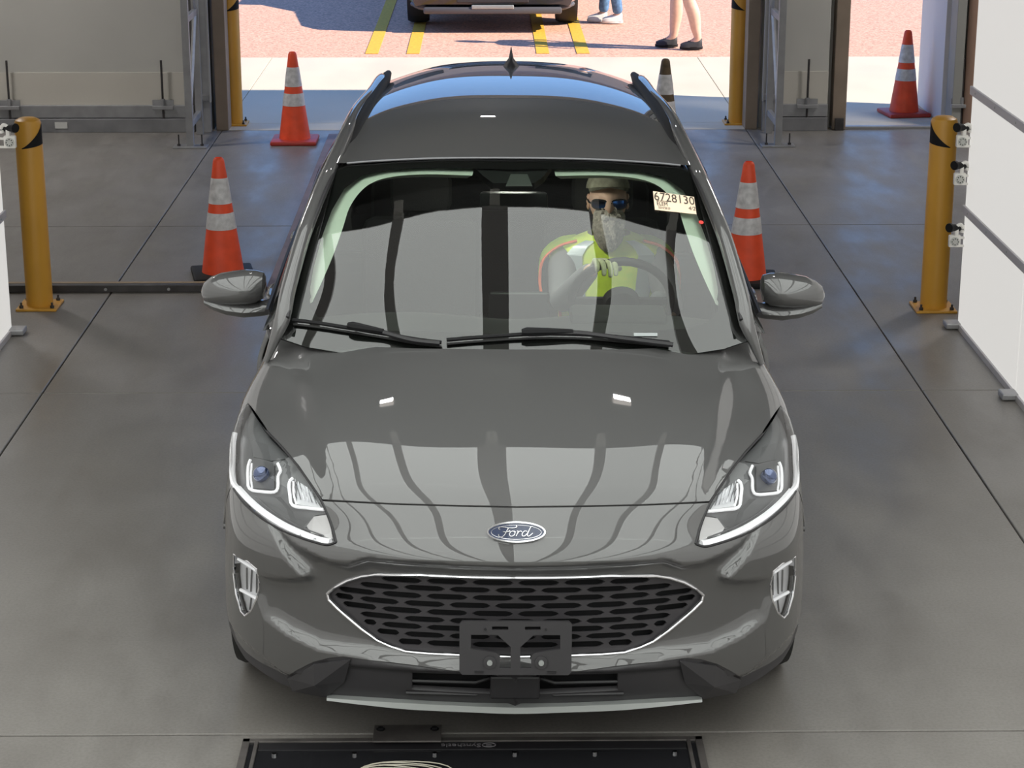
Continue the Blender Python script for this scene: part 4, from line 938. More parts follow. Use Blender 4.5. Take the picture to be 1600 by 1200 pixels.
# ------------------------------------------------------------------ door mirrors
for s in (1, -1):
    e_ = empty('door_mirror', (s*.98, 1.62, 1.07)); e_.parent = CAR
    # shell: rows of a rounded teardrop; local x outward
    b = B(); n = 22; rings = []
    prof = [(-.108, .02, .022, .03), (-.100, .052, .060, .015), (-.075, .066, .080, .008), (-.035, .072, .085, .004), (.01, .070, .082, .0), (.055, .064, .074, -.002), (.09, .054, .058, -.006), (.115, .036, .038, -.008), (.125, .012, .012, -.008)]
    for x, h, dpt, dz in prof:
        rings.append([b.verts.new((s*(x+.022), -dpt*max(-.35, cos(2*pi*k/n)) , .035+dz+h*sin(2*pi*k/n)*(1.0 if sin(2*pi*k/n) > 0 else .8))) for k in range(n)])
    for a, c in zip(rings, rings[1:]):
        for k in range(n): b.faces.new((a[k], a[(k+1) % n], c[(k+1) % n], c[k]))
    b.faces.new(rings[0]); b.faces.new(rings[-1][::-1]); obj('mirror_cap', b, PAINT, e_, smooth=True)
    b = B(); rings = []
    for x, h, dpt in [(-.135, .022, .040), (-.09, .028, .060), (-.03, .032, .075), (.03, .030, .072), (.08, .025, .058), (.115, .013, .032)]:
        rings.append([b.verts.new((s*(x+.022), -dpt*max(-.6, cos(2*pi*k/14)), -.030+.22*max(0, x)-.0+h*sin(2*pi*k/14))) for k in range(14)])
    for a, c in zip(rings, rings[1:]):
        for k in range(14): b.faces.new((a[k], a[(k+1) % 14], c[(k+1) % 14], c[k]))
    b.faces.new(rings[0]); b.faces.new(rings[-1][::-1]); obj('mirror_base', b, PAINT, e_, smooth=True)
    b = B(); tube(b, [(-s*.165, .02, -.012), (-s*.12, .0, -.022), (-s*.05, -.01, -.032)], [.034, .030, .024], 10, sx=1.1); obj('mirror_arm', b, GREYP, e_, smooth=True)
    b = B(); prism(b, [(s*(.022+.085*cos(2*pi*k/20)), .032, .035+.052*sin(2*pi*k/20)) for k in range(20)], (0, .003, 0)); obj('mirror_glass', b, CHROME, e_)
    # sail panel
    b = B(); prism(b, [(-s*.165, -.25, .0), (-s*.13, .02, .01), (-s*.14, .05, .06), (-s*.19, -.10, .09)], (-s*.02, 0, 0)); obj('mirror_sail', b, BLACKP, e_)
# ------------------------------------------------------------------ wheels
TY = [(.30, -.11), (.335, -.108), (.345, -.085), (.347, 0), (.345, .085), (.335, .108), (.30, .11), (.235, .105), (.232, -.105)]
def wheel(first=[None]):
    e_ = empty('wheel', (0, 0, 0)); b = B(); seg = 48; rings = [[b.verts.new((z, r*cos(2*pi*k/seg), r*sin(2*pi*k/seg))) for k in range(seg)] for r, z in TY]
    for i in range(len(rings)):
        a = rings[i]; c = rings[(i+1) % len(rings)]
        for k in range(seg): b.faces.new((a[k], a[(k+1) % seg], c[(k+1) % seg], c[k]))
    obj('tyre', b, RUBBER, e_, smooth=True)
    b = B(); cyl(b, (-.02, 0, 0), (.085, 0, 0), .05, seg=20)
    for k in range(5):
        a = 2*pi*k/5; box(b, (.07, .13*cos(a), .13*sin(a)), (.03, .05, .22), .006, Matrix.Rotation(a-pi/2, 3, 'X'))
    obj('rim', b, SATIN, e_); b = B(); cyl(b, (-.09, 0, 0), (-.02, 0, 0), .232, seg=40); obj('barrel', b, DSTEEL, e_); return e_
w0 = wheel()
for i, (s, y) in enumerate(((1, .90), (-1, .90), (1, 3.61), (-1, 3.61))):
    e_ = w0 if i == 0 else dup(w0, (0, 0, 0)); e_.parent = CAR; e_.location = (s*.815, y, .347); e_.rotation_euler = (0, 0, 0 if s > 0 else pi)
# wheel-arch liners and floor pan
for s in (1, -1):
    for y in (.90, 3.61):
        b = B(); seg = 20; A_ = [b.verts.new((s*.90, y+.40*cos(pi*k/seg), .37+.40*sin(pi*k/seg))) for k in range(seg+1)]; C_ = [b.verts.new((s*.55, y+.40*cos(pi*k/seg), .37+.40*sin(pi*k/seg))) for k in range(seg+1)]
        for k in range(seg): b.faces.new((A_[k], A_[k+1], C_[k+1], C_[k]))
        obj('arch_liner', b, BLACKP, CAR)
b = B(); box(b, (0, 2.3, .25), (1.08, 4.1, .08), .01); box(b, (0, 2.25, .3), (1.7, 1.7, .1), .01); obj('floor_pan', b, BLACKP, CAR)
b = B(); box(b, (0, .55, .62), (1.2, .7, .3), .03); obj('engine_block', b, VOID, CAR)
# ------------------------------------------------------------------ cabin
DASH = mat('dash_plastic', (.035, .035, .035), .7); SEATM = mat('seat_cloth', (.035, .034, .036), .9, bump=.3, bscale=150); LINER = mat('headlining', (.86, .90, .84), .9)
dq = surf_eval([[(0, .98, 1.02), (.3, 1.0, 1.02), (.6, 1.08, 1.01), (.76, 1.2, 1.0)], [(0, 1.25, 1.045), (.3, 1.26, 1.05), (.6, 1.3, 1.04), (.79, 1.36, 1.02)], [(0, 1.48, 1.04), (.3, 1.48, 1.06), (.6, 1.49, 1.05), (.82, 1.5, 1.02)], [(0, 1.60, .98), (.3, 1.61, 1.0), (.6, 1.6, .99), (.82, 1.58, .97)], [(0, 1.62, .70), (.3, 1.62, .70), (.6, 1.62, .70), (.82, 1.6, .70)]], 24, 20)
grid_mesh('dashboard', dq, DASH, CAR)
b = B(); box(b, (.02, 1.585, 1.05), (.22, .02, .13), .008); obj('screen', b, mat('dark_screen', (.01, .01, .012), .1), CAR)
b = B(); box(b, (.37, 1.44, 1.065), (.34, .16, .05), .02); obj('instrument_hood', b, DASH, CAR, smooth=True)
for s in (1, -1):
    e_ = empty('front_seat', (s*.37, 2.35, .45)); e_.parent = CAR
    b = B(); box(b, (0, -.12, .02), (.50, .52, .16), .05); obj('seat_cushion', b, SEATM, e_, smooth=True)
    b = B(); box(b, (0, .24, .38), (.48, .13, .66), .055, Matrix.Rotation(radians(-14), 3, 'X')); obj('seat_back', b, SEATM, e_, smooth=True)
    b = B(); box(b, (0, .33, .80), (.25, .10, .17), .04, Matrix.Rotation(radians(-8), 3, 'X')); cyl(b, (-.05, .32, .66), (-.05, .33, .75), .007); cyl(b, (.05, .32, .66), (.05, .33, .75), .007); obj('headrest', b, SEATM, e_, smooth=True)
e_ = empty('rear_bench', (0, 3.25, .45)); e_.parent = CAR
b = B(); box(b, (0, -.1, .02), (1.25, .5, .16), .05); obj('seat_cushion', b, SEATM, e_, smooth=True); b = B(); box(b, (0, .24, .38), (1.25, .13, .62), .05, Matrix.Rotation(radians(-16), 3, 'X')); obj('seat_back', b, SEATM, e_, smooth=True)
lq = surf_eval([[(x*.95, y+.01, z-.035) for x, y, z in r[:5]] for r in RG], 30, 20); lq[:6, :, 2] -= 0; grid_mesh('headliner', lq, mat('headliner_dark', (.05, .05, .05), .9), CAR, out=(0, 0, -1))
# pale trims round the screen: front edge of the headlining and the pillar covers
tr_out = [(868, 262), (940, 262), (1000, 266), (1040, 275), (1068, 296), (1088, 330), (1104, 372), (1117, 420), (1122, 450), (1119, 476)]
tr_in = [(868, 275), (940, 274), (990, 278), (1022, 287), (1043, 303), (1060, 328), (1070, 358), (1085, 400), (1102, 440), (1119, 476)]
for s in (1, -1):
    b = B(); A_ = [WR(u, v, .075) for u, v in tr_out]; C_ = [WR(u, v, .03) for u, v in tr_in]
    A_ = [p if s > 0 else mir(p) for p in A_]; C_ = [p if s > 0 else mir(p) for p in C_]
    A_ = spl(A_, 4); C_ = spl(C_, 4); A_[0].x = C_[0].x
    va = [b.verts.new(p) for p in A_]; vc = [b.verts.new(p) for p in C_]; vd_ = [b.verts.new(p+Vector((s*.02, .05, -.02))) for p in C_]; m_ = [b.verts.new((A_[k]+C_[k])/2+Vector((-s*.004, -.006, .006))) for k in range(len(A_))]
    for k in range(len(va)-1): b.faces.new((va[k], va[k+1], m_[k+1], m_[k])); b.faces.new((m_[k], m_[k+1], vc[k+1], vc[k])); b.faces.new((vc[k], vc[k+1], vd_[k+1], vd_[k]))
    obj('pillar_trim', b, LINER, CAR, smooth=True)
b = B(); box(b, (0, 1.80, 1.40), (.25, .035, .07), .014); obj('rear_view_mirror', b, BLACKP, CAR, smooth=True); b = B(); box(b, (0, 1.824, 1.40), (.235, .004, .058), .002); obj('mirror_face', b, CHROME, CAR)
# steering wheel
SW = Vector((.40, 1.78, 1.03)); e_ = empty('steering_wheel', SW); e_.parent = CAR; e_.rotation_euler = (radians(-66), 0, 0)
b = B(); tube(b, [(.185*cos(k*pi/18), .185*sin(k*pi/18), 0) for k in range(36)], .016, 10, closed=True); obj('wheel_rim', b, mat('leather_black', (.022, .022, .022), .5), e_, smooth=True)
b = B(); lathe(b, [(.005, -.03), (.06, -.028), (.07, 0), (.05, .02), (.004, .024)], seg=24); obj('hub', b, DASH, e_, smooth=True)
for a in (0, pi, pi/2): b = B(); box(b, (.12*cos(a), .12*sin(a), 0), (.12 if abs(cos(a)) > .5 else .04, .035 if abs(cos(a)) > .5 else .12, .014), .004); obj('spoke', b, DASH, e_)
# added fill lamp to brighten the driver, shaped like an overhead console lamp
b = B(); box(b, (0, 2.02, 1.545), (.16, .12, .02), .006); cl_ = obj('cabin_fill_lamp', b, mat('cabin_fill_lens', (1, .97, .9), .5, emit=1.2, ecol=(1, .96, .88)), CAR)
al = bpy.data.lights.new('cabin_fill_light', 'AREA'); al.size = .14; al.energy = 2.4; al.color = (1, .96, .9); ao = bpy.data.objects.new('cabin_fill_light', al); COL.objects.link(ao); ao.location = (0, 1.98, 1.525); ao.rotation_euler = (radians(8), 0, 0); ao.parent = CAR
CAR.matrix_world = CARM
# ================================================================== PEOPLE
SKIN = mat('skin', (.78, .50, .38), .55, noise=.06, nscale=30)
def skinned(name, chains, m, parent, root=0, sub=2):
    """chains: list of lists of (point, radius[, radius2]); chains meet where points coincide"""
    V = []; R = []; E = []; idx = {}
    for ch in chains:
        prev = None
        for it in ch:
            p, r = it[0], it[1]; k = tuple(round(c, 4) for c in p)
            if k not in idx: idx[k] = len(V); V.append(k); R.append((r, it[2] if len(it) > 2 else r))
            if prev is not None and prev != idx[k]: E.append((prev, idx[k]))
            prev = idx[k]
    me = bpy.data.meshes.new(name); me.from_pydata(V, E, []); o = bpy.data.objects.new(name, me); COL.objects.link(o)
    mo = o.modifiers.new('s', 'SKIN'); mo.use_smooth_shade = True
    if not me.skin_vertices: 
        bpy.context.view_layer.objects.active = o; bpy.ops.mesh.customdata_skin_add()
    for i, (a, b_) in enumerate(R): me.skin_vertices[0].data[i].radius = (a, b_)
    me.skin_vertices[0].data[root].use_root = True
    sm = o.modifiers.new('u', 'SUBSURF'); sm.levels = sub; sm.render_levels = sub
    bpy.context.view_layer.update()
    nm = bpy.data.meshes.new_from_object(o.evaluated_get(bpy.context.evaluated_depsgraph_get())); bpy.data.objects.remove(o); nm.name = name
    nm.polygons.foreach_set('use_smooth', [True]*len(nm.polygons)); nm.materials.clear()
    return link(name, nm, m, parent)
def head_bm(c, s=1.):
    """head facing -Y, centre at eye height"""
    b = B(); vs = bmesh.ops.create_uvsphere(b, u_segments=36, v_segments=28, radius=1.)['verts']; g = lambda x, z, x0, z0, sx, sz: math.exp(-((x-x0)/sx)**2-((z-z0)/sz)**2)
    for v in vs:
        d = v.co.normalized(); x, y, z = d.x*.077, d.y*.098, d.z*.118
        if z < 0: k = 1-.30*(-d.z)**1.6; x *= k; y *= 1-.16*(-d.z)**2
        if d.y < 0:
            y *= .93
            y -= .026*g(x, z, 0, -.018, .012, .020)+.012*g(x, z, 0, .004, .010, .022)
            y += .010*(g(x, z, .031, .004, .017, .012)+g(x, z, -.031, .004, .017, .012))
            y -= .005*g(x, z, 0, .028, .05, .010)+.006*g(x, z, 0, -.056, .022, .006)-.003*g(x, z, 0, -.0505, .02, .003)+.007*g(x, z, 0, -.092, .022, .016)
            y -= .004*(g(x, z, .045, -.02, .02, .018)+g(x, z, -.045, -.02, .02, .018))
        v.co = Vector((x, y, z))*s
    for sx in (1, -1):
        e = bmesh.ops.create_uvsphere(b, u_segments=12, v_segments=10, radius=1.)['verts']
        for v in e: 
            q = v.co.copy(); dish = .35 if (abs(q.y) < .5 and abs(q.z) < .5 and q.x*sx > 0) else 1
            v.co = Vector((sx*(.079+.010*q.x*sx*dish)+0, .012+.019*q.y+.008*q.z*0, -.006+.033*q.z))*s
    bmesh.ops.translate(b, verts=b.verts[:], vec=c); return b
def merge(o, bm):
    me = o.data; b = B(); b.from_mesh(me); t = bpy.data.meshes.new('t'); bm.to_mesh(t); bm.free(); b.from_mesh(t); b.to_mesh(me); b.free(); bpy.data.meshes.remove(t)
    me.polygons.foreach_set('use_smooth', [True]*len(me.polygons))
def hand_chains(wr, d, side, palm_n, s=1., curl=.5):
    """chains for a palm and five bent fingers starting at wrist wr, pointing along d"""
    d = Vector(d).normalized(); n = Vector(palm_n).normalized(); a = d.cross(n).normalized()*side; wr = Vector(wr); out = []
    pc = wr+d*.045*s; out.append([(tuple(wr), .026*s, .02*s), (tuple(pc), .034*s, .017*s)])
    for k, (o_, L) in enumerate(((.030, .070), (.011, .080), (-.009, .075), (-.028, .058))):
        p0 = wr+d*.085*s+a*o_*s; ch = [(tuple(pc), .034*s, .017*s), (tuple(p0), .0105*s)]; p = p0; ang = 0
        for q in range(3):
            ang += curl*(.9 if q else .6); dd = d*cos(ang)+n*sin(ang); p = p+dd*L*s*(.42, .32, .26)[q]; ch.append((tuple(p), (.0095, .0085, .007)[q]*s))
        out.append(ch)
    t0 = wr+d*.03*s+a*.03*s; t1 = t0+(a*.7+d*.6+n*.25).normalized()*.034*s; t2 = t1+(d*.9+a*.15+n*.35).normalized()*.030*s
    out.append([(tuple(pc), .034*s, .017*s), (tuple(t0), .013*s), (tuple(t1), .0115*s), (tuple(t2), .009*s)])
    return out
def loft(rings, m, name, parent, close=True):
    b = B(); R_ = [[b.verts.new(p) for p in r] for r in rings]; n = len(R_[0])
    for a, c in zip(R_, R_[1:]):
        for k in range(n): b.faces.new((a[k], a[(k+1) % n], c[(k+1) % n], c[k]))
    if close: b.faces.new(R_[0]); b.faces.new(R_[-1][::-1])
    return obj(name, b, m, parent, smooth=True)
def ering(c, rx, ry, n=24, p=2.4, f=None):
    out = []
    for k in range(n):
        t = 2*pi*k/n; cx_, sy_ = cos(t), sin(t); x = rx*abs(cx_)**(2/p)*(1 if cx_ > 0 else -1); y = ry*abs(sy_)**(2/p)*(1 if sy_ > 0 else -1); out.append(Vector((c[0]+x, c[1]+y, c[2])))
    return out
def shoe(parent, x, y, m, sole, rz=0.):
    e = empty('shoe', (x, y, 0), rz=rz); e.parent = parent; e.scale = (1.15, .88, 1.1)
    R_ = []
    for yy, w_, h in ((.075, .028, .085), (.055, .036, .105), (.02, .040, .10), (-.03, .043, .078), (-.09, .047, .062), (-.14, .043, .050), (-.175, .028, .036)):
        R_.append([Vector((w_*cos(t), yy, .018+max(0, sin(t))*h*.9-min(0, sin(t))*0)) for t in [2*pi*k/14 for k in range(14)]])
    loft(R_, m, 'upper', e)
    loft([[Vector((q.x*1.1, q.y*1.03, 0.0)) for q in P] for P in []] or [[Vector((.046*cos(t), -.05+.135*sin(t), z)) for t in [2*pi*k/20 for k in range(20)]] for z in (.001, .024)], sole, 'sole', e)
    b = B()
    for k in range(4): tube(b, [(-.018, -.02-k*.02, .098-k*.007), (.018, -.028-k*.02, .098-k*.007)], .003, 5)
    obj('lace', b, sole, e)
    return e
def standing_man(loc, rz, label, shirt, trouser, shoem, sole, shorts=False, hairc=(.10, .07, .05), feet=((-.09, -.11), (.09, .12)), lk=1.):
    e = empty('person', loc, label, 'person', None, rz)
    (lx, ly), (rx, ry) = feet; pel = (0, 0, .96)
    ch = [[(pel, .12, .10), ((0, 0, 1.12), .13, .095), ((0, .0, 1.30), .145, .10), ((0, .01, 1.43), .08, .07), ((0, 0, 1.50), .05, .05), ((0, -.01, 1.58), .05, .06)]]
    for s, x, y in ((-1, lx, ly), (1, rx, ry)):
        hp = (s*.09, 0, .92); kn = (s*.095+.3*(x-s*.09), y*.45-.02, .50); an = (x, y+.03, .10)
        ch.append([(pel, .12, .10), (hp, .088, .085), (((hp[0]+kn[0])/2, (hp[1]+kn[1])/2, .72), .074), (kn, .053*lk), ((kn[0]*.6+an[0]*.4, kn[1]*.6+an[1]*.4+.015, .36), .058*lk), ((kn[0]*.25+an[0]*.75, kn[1]*.25+an[1]*.75, .19), .042*lk), (an, .036*lk), ((x, y-.07, .045), .03, .025)])
        sh = (s*.17, .01, 1.39); el = (s*.25, .03, 1.12); wr = (s*.25, -.07, .90)
        ch.append([((0, .0, 1.30), .145, .10), (sh, .055), (((sh[0]+el[0])/2, .02, 1.26), .046), (el, .036), (wr, .026, .02)])
        ch += hand_chains(wr, (0, -.15, -1), s*-1, (-s*1, 0, 0), 1., .35)
    body = skinned('body', ch, SKIN, e); merge(body, head_bm(Vector((0, -.02, 1.64)), 1.))
    ch = [[((0, 0, 1.0), .135, .115), ((0, 0, 1.14), .145, .112), ((0, 0, 1.30), .158, .112), ((0, .01, 1.42), .09, .075)]]
    for s in (-1, 1): ch.append([((0, 0, 1.30), .158, .112), ((s*.17, .01, 1.39), .068), ((s*.215, .02, 1.24), .062)])
    skinned('shirt', ch, shirt, e)
    ch = []
    for s, x, y in ((-1, lx, ly), (1, rx, ry)):
        kn = (s*.095+.3*(x-s*.09), y*.45-.02, .50); an = (x, y+.03, .10)
        c_ = [((0, 0, .98), .125, .105), ((s*.09, 0, .91), .10, .10), (((s*.09+kn[0])/2, kn[1]/2, .72), .09)]
        c_ += [((kn[0], kn[1], .53), .088)] if shorts else [((kn[0], kn[1], .50), .07), (((kn[0]+an[0])/2, (kn[1]+an[1])/2+.01, .28), .066), ((an[0], an[1]-.01, .09), .062)]
        ch.append(c_)
    skinned('shorts' if shorts else 'trousers', ch, trouser, e)
    b = B(); vs = bmesh.ops.create_uvsphere(b, u_segments=24, v_segments=16, radius=1)['verts']
    for v in vs: v.co = Vector((v.co.x*.083, v.co.y*.10+.018, v.co.z*.10+.045)); 
    bmesh.ops.delete(b, geom=[v for v in b.verts if v.co.z < -.02 or (v.co.y < -.045 and v.co.z < .07)], context='VERTS'); bmesh.ops.translate(b, verts=b.verts[:], vec=(0, -.02, 1.64)); obj('hair', b, mat('hair_%.2f' % hairc[0], hairc, .8), e, smooth=True)
    shoe(e, lx, ly, shoem, sole); shoe(e, rx, ry, shoem, sole)
    return e
JEANS = mat('blue_denim', (.12, .24, .42), .85, noise=.35, nscale=25); WSH = mat('white_shoe', (.78, .76, .72), .6); BSH = mat('black_shoe', (.03, .03, .035), .6)
pa = (PZ(940, 31)+PZ(963, 39))/2
standing_man((pa.x, pa.y, 0), -pi/2, 'person in blue jeans and white shoes standing on the pink asphalt', mat('shirt_blue', (.2, .3, .45), .9), JEANS, WSH, WSH, False, (.3, .27, .24), ((-.10, -.08), (.05, .08)))
pb_ = (PZ(1047, 76)+PZ(1087, 73))/2
standing_man((pb_.x, pb_.y, 0), -pi/2, 'person in pale shorts and black shoes standing beyond the apron', mat('shirt_olive', (.3, .33, .2), .9), mat('shorts_stone', (.42, .38, .33), .9, noise=.1), BSH, BLACK, True, (.10, .07, .05), ((-.08, -.12), (.10, .12)), 1.3)
# ------------------------------------------------------------------ driver
VEST = mat('vest_lime', (.80, 1.0, .07), .7, noise=.12, nscale=18, emit=.0); VORG = mat('vest_orange_trim', (.95, .16, .05), .7); VSIL = mat('vest_silver_tape', (.48, .54, .58), .35, .2); SLV = mat('grey_sleeve', (.20, .20, .22), .9); GLOVE = mat('work_glove', (.62, .60, .40), .85, noise=.15, nscale=60)
DX, DY = .385, 2.31
D = empty('person', (DX, DY, .50), 'bearded driver in tan cap, sunglasses and lime safety vest behind the windscreen', 'person')
def L_(x, y, z): return (x-DX, y-DY, z-.50)
rw = (.300, 1.80, 1.155); lw = (.545, 1.90, .93)
ch = [[(L_(.385, 2.33, .60), .15, .12), (L_(.385, 2.37, .80), .15, .11), (L_(.385, 2.39, .98), .155, .105), (L_(.385, 2.375, 1.10), .09, .07), (L_(.385, 2.345, 1.17), .055, .055), (L_(.385, 2.33, 1.23), .05, .06)]]
for s in (-1, 1):
    ch.append([(L_(.385, 2.33, .60), .15, .12), (L_(.385+s*.10, 2.25, .58), .09), (L_(.385+s*.14, 2.03, .62), .078), (L_(.385+s*.15, 1.85, .62), .058), (L_(.385+s*.14, 1.76, .42), .052), (L_(.385+s*.13, 1.66, .27), .036), (L_(.385+s*.13, 1.56, .235), .03)])
sr = L_(.205, 2.37, 1.07); er = L_(.19, 2.12, .93); sl2 = L_(.565, 2.37, 1.07); el2 = L_(.62, 2.16, .89)
ch.append([(L_(.385, 2.39, .98), .155, .105), (sr, .06), (er, .042), (L_(*rw), .028, .022)]); ch.append([(L_(.385, 2.39, .98), .155, .105), (sl2, .06), (el2, .042), (L_(*lw), .028, .022)])
body = skinned('body', ch, SKIN, D); HC = Vector(L_(.378, 2.335, 1.288)); merge(body, head_bm(HC, .97))
# sleeves, gloves
ch = [[(L_(.385, 2.38, 1.02), .13, .10), (sr, .070), (L_(.197, 2.24, 1.0), .060), (er, .054), (L_(.245, 1.96, 1.045), .046), (L_(.29, 1.83, 1.135), .036)], [(L_(.385, 2.38, 1.02), .13, .10), (sl2, .070), (L_(.595, 2.26, .98), .060), (el2, .054), (L_(.575, 2.02, .955), .046), (L_(.54, 1.91, 1.00), .036)],
      [(L_(.385, 2.38, 1.02), .13, .10), (L_(.385, 2.36, .80), .165, .125), (L_(.385, 2.32, .62), .165, .13)]]
skinned('shirt', ch, SLV, D)
gl = hand_chains(L_(*rw), (.25, -.85, .38), 1, (0, -.45, -.85), 1.18, .75); skinned('glove', gl, GLOVE, D)
gl = hand_chains(L_(*lw), (-.1, -.9, .35), -1, (-.3, -.45, -.8), 1.18, .75); skinned('glove', gl, GLOVE, D)
tr = [[(L_(.385, 2.33, .62), .16, .13), (L_(.385+s*.10, 2.25, .58), .10), (L_(.385+s*.14, 2.03, .63), .088), (L_(.385+s*.15, 1.84, .62), .07), (L_(.385+s*.14, 1.75, .42), .066), (L_(.385+s*.13, 1.66, .27), .056)] for s in (-1, 1)]
skinned('trousers', tr, mat('dark_trousers', (.05, .06, .08), .9), D)
# vest: open shoulders draping wide
n = 36; secs = [(.72, .195, .145, 2.36), (.84, .20, .145, 2.37), (.95, .215, .14, 2.38), (1.03, .235, .13, 2.38), (1.08, .235, .115, 2.375), (1.115, .19, .10, 2.37), (1.14, .12, .085, 2.365), (1.155, .085, .075, 2.36)]
rings = []
for z, rx, ry, yc in secs: rings.append([Vector(L_(.385, yc, z))+(p-Vector((0, 0, 0))) for p in ering((0, 0, 0), rx, ry, n, 2.6)])
vest = loft(rings, VEST, 'safety_vest', D, False)
def onv(ang, z):
    """point on the vest front: ang -1..1 across"""
    k = 0
    while k < len(secs)-2 and secs[k+1][0] < z: k += 1
    z0, rx0, ry0, y0 = secs[k]; z1, rx1, ry1, y1 = secs[k+1]; f = min(1, max(0, (z-z0)/(z1-z0))); rx = rx0+(rx1-rx0)*f; ry = ry0+(ry1-ry0)*f; yc = y0+(y1-y0)*f
    x = max(-.995, min(.995, ang))*rx; y = -ry*(1-abs(x/rx)**2.6)**(1/2.6); return Vector(L_(.385+x, yc+y-.004, z))
def band(name, pts, wid, m):
    b = B(); q = spl([Vector((a, z, 0)) for a, z in pts], 6); P = [onv(v.x, v.y) for v in q]; A_ = []; C_ = []
    for i, v in enumerate(q): A_.append(b.verts.new(onv(v.x-wid, v.y)+Vector((0, -.003, .001)))); C_.append(b.verts.new(onv(v.x+wid, v.y)+Vector((0, -.003, .001))))
    for i in range(len(A_)-1): b.faces.new((A_[i], C_[i], C_[i+1], A_[i+1]))
    return obj(name, b, m, vest)
for s in (1, -1):
    band('silver_tape', [(s*.60, .74), (s*.60, .9), (s*.60, 1.04), (s*.62, 1.11), (s*.62, 1.138)], .14, VSIL)
    band('orange_trim', [(s*.965, .80), (s*.965, .95), (s*.97, 1.05), (s*.965, 1.085)], .03, VORG)
    # shoulder flap hanging over the arm
    b = B(); P0 = [L_(.385+s*x, y, z) for x, y, z in ((.13, 2.30, 1.135), (.20, 2.29, 1.115), (.262, 2.29, 1.06), (.275, 2.27, .98), (.262, 2.24, .90))]; P1 = [L_(.385+s*x, y, z) for x, y, z in ((.13, 2.42, 1.135), (.20, 2.44, 1.115), (.262, 2.44, 1.06), (.278, 2.42, .98), (.270, 2.36, .90))]
    P0 = spl(P0, 5); P1 = spl(P1, 5); A_ = [b.verts.new(p) for p in P0]; C_ = [b.verts.new(p) for p in P1]
    for i in range(len(A_)-1): b.faces.new((A_[i], C_[i], C_[i+1], A_[i+1]))
    bmesh.ops.solidify(b, geom=b.faces[:], thickness=.006); obj('shoulder_flap', b, VEST, vest, smooth=True); b = B(); tube(b, P0, .006, 6); tube(b, [P0[-1], P1[-1]], .006, 6); obj('orange_trim', b, VORG, vest)
# beard, moustache, cap, sunglasses
b = B(); vs = bmesh.ops.create_uvsphere(b, u_segments=32, v_segments=28, radius=1)['verts']; random.seed(3)
for v in vs:
    d = v.co.copy(); t = (1-d.z)/2; wx = .070*(1-t)**.35*(1-.25*t) if t < .98 else .02; a = math.atan2(d.y, d.x); rad = sqrt(max(0, 1-d.z*d.z))
    jit = 1+.09*sin(a*9+d.z*5)+.05*sin(a*17-d.z*9); v.co = HC+Vector((cos(a)*rad*.066*(1.05-.25*t)*jit, -.060-.018*t+sin(a)*rad*.048*jit, -.075-.0+d.z*.085-.03*t))
obj('beard', b, mat('grey_beard', (.50, .45, .39), .95, noise=.3, nscale=70, bump=.8, bscale=160), D, smooth=True)
b = B(); 
for s in (1, -1): tube(b, [HC+Vector(p) for p in ((0, -.108, -.040), (s*.022, -.104, -.046), (s*.045, -.088, -.068))], [.010, .013, .006], 8)
obj('moustache', b, mat('grey_beard', (.5, .5, .5)), D, smooth=True)
def tilt(b): bmesh.ops.rotate(b, verts=b.verts[:], cent=HC, matrix=Matrix.Rotation(radians(-13), 3, 'X')); bmesh.ops.translate(b, verts=b.verts[:], vec=(0, .004, .012))
CAPM = mat('tan_cap', (.36, .34, .26), .9, noise=.25, nscale=45)
b = B(); vs = bmesh.ops.create_uvsphere(b, u_segments=32, v_segments=20, radius=1)['verts']
for v in vs: v.co = Vector((v.co.x*.086, v.co.y*.104+.008, v.co.z*.082+.036))
bmesh.ops.delete(b, geom=[v for v in b.verts if v.co.z < .034], context='VERTS'); bmesh.ops.translate(b, verts=b.verts[:], vec=HC); tilt(b); cap = obj('cap', b, CAPM, D, smooth=True)
b = B(); A_ = []; C_ = []
for k in range(17):
    a = -pi*.40+pi*.80*k/16; A_.append(b.verts.new(HC+Vector((.084*sin(a), -.096*cos(a)+.008, .040)))); C_.append(b.verts.new(HC+Vector((.080*sin(a), -.092*cos(a)-.058*cos(a*1.05), .034-.014*abs(sin(a))))))
for k in range(16): b.faces.new((A_[k], A_[k+1], C_[k+1], C_[k]))
bmesh.ops.solidify(b, geom=b.faces[:], thickness=.004); tilt(b); obj('brim', b, CAPM, cap, smooth=True); b = B(); cyl(b, HC+Vector((0, .008, .116)), HC+Vector((0, .008, .122)), .008, seg=12); tilt(b); obj('button', b, CAPM, cap)
sg = empty('sunglasses', HC+Vector((0, -.098, .003))); sg.parent = D
LENS = mat('blue_mirror_lens', (.06, .22, .75), .04, 1., emit=0)
for s in (1, -1):
    pts = []
    for k in range(18):
        a = 2*pi*k/18; ca, sa = cos(a), sin(a); x = .0315*abs(ca)**.65*(1 if ca > 0 else -1); z = .0175*abs(sa)**.65*(1 if sa > 0 else -1.1)+.003*ca*s; pts.append(Vector((s*.036+x, .010+.9*(s*.036+x)**2*2.2, z)))
    b = B(); prism(b, pts, (0, .003, 0)); obj('lens', b, LENS, sg); b = B(); tube(b, pts, .0032, 6, closed=True, up=Vector((0, 1, 0))); tube(b, [pts[0] if s > 0 else pts[9], Vector((s*.078, .04, .004)), Vector((s*.080, .11, .0))], .0035, 6); obj('frame', b, BLACK, sg)
b = B(); tube(b, [(-.010, .008, .004), (0, .004, .007), (.010, .008, .004)], .003, 6); obj('bridge', b, BLACK, sg)
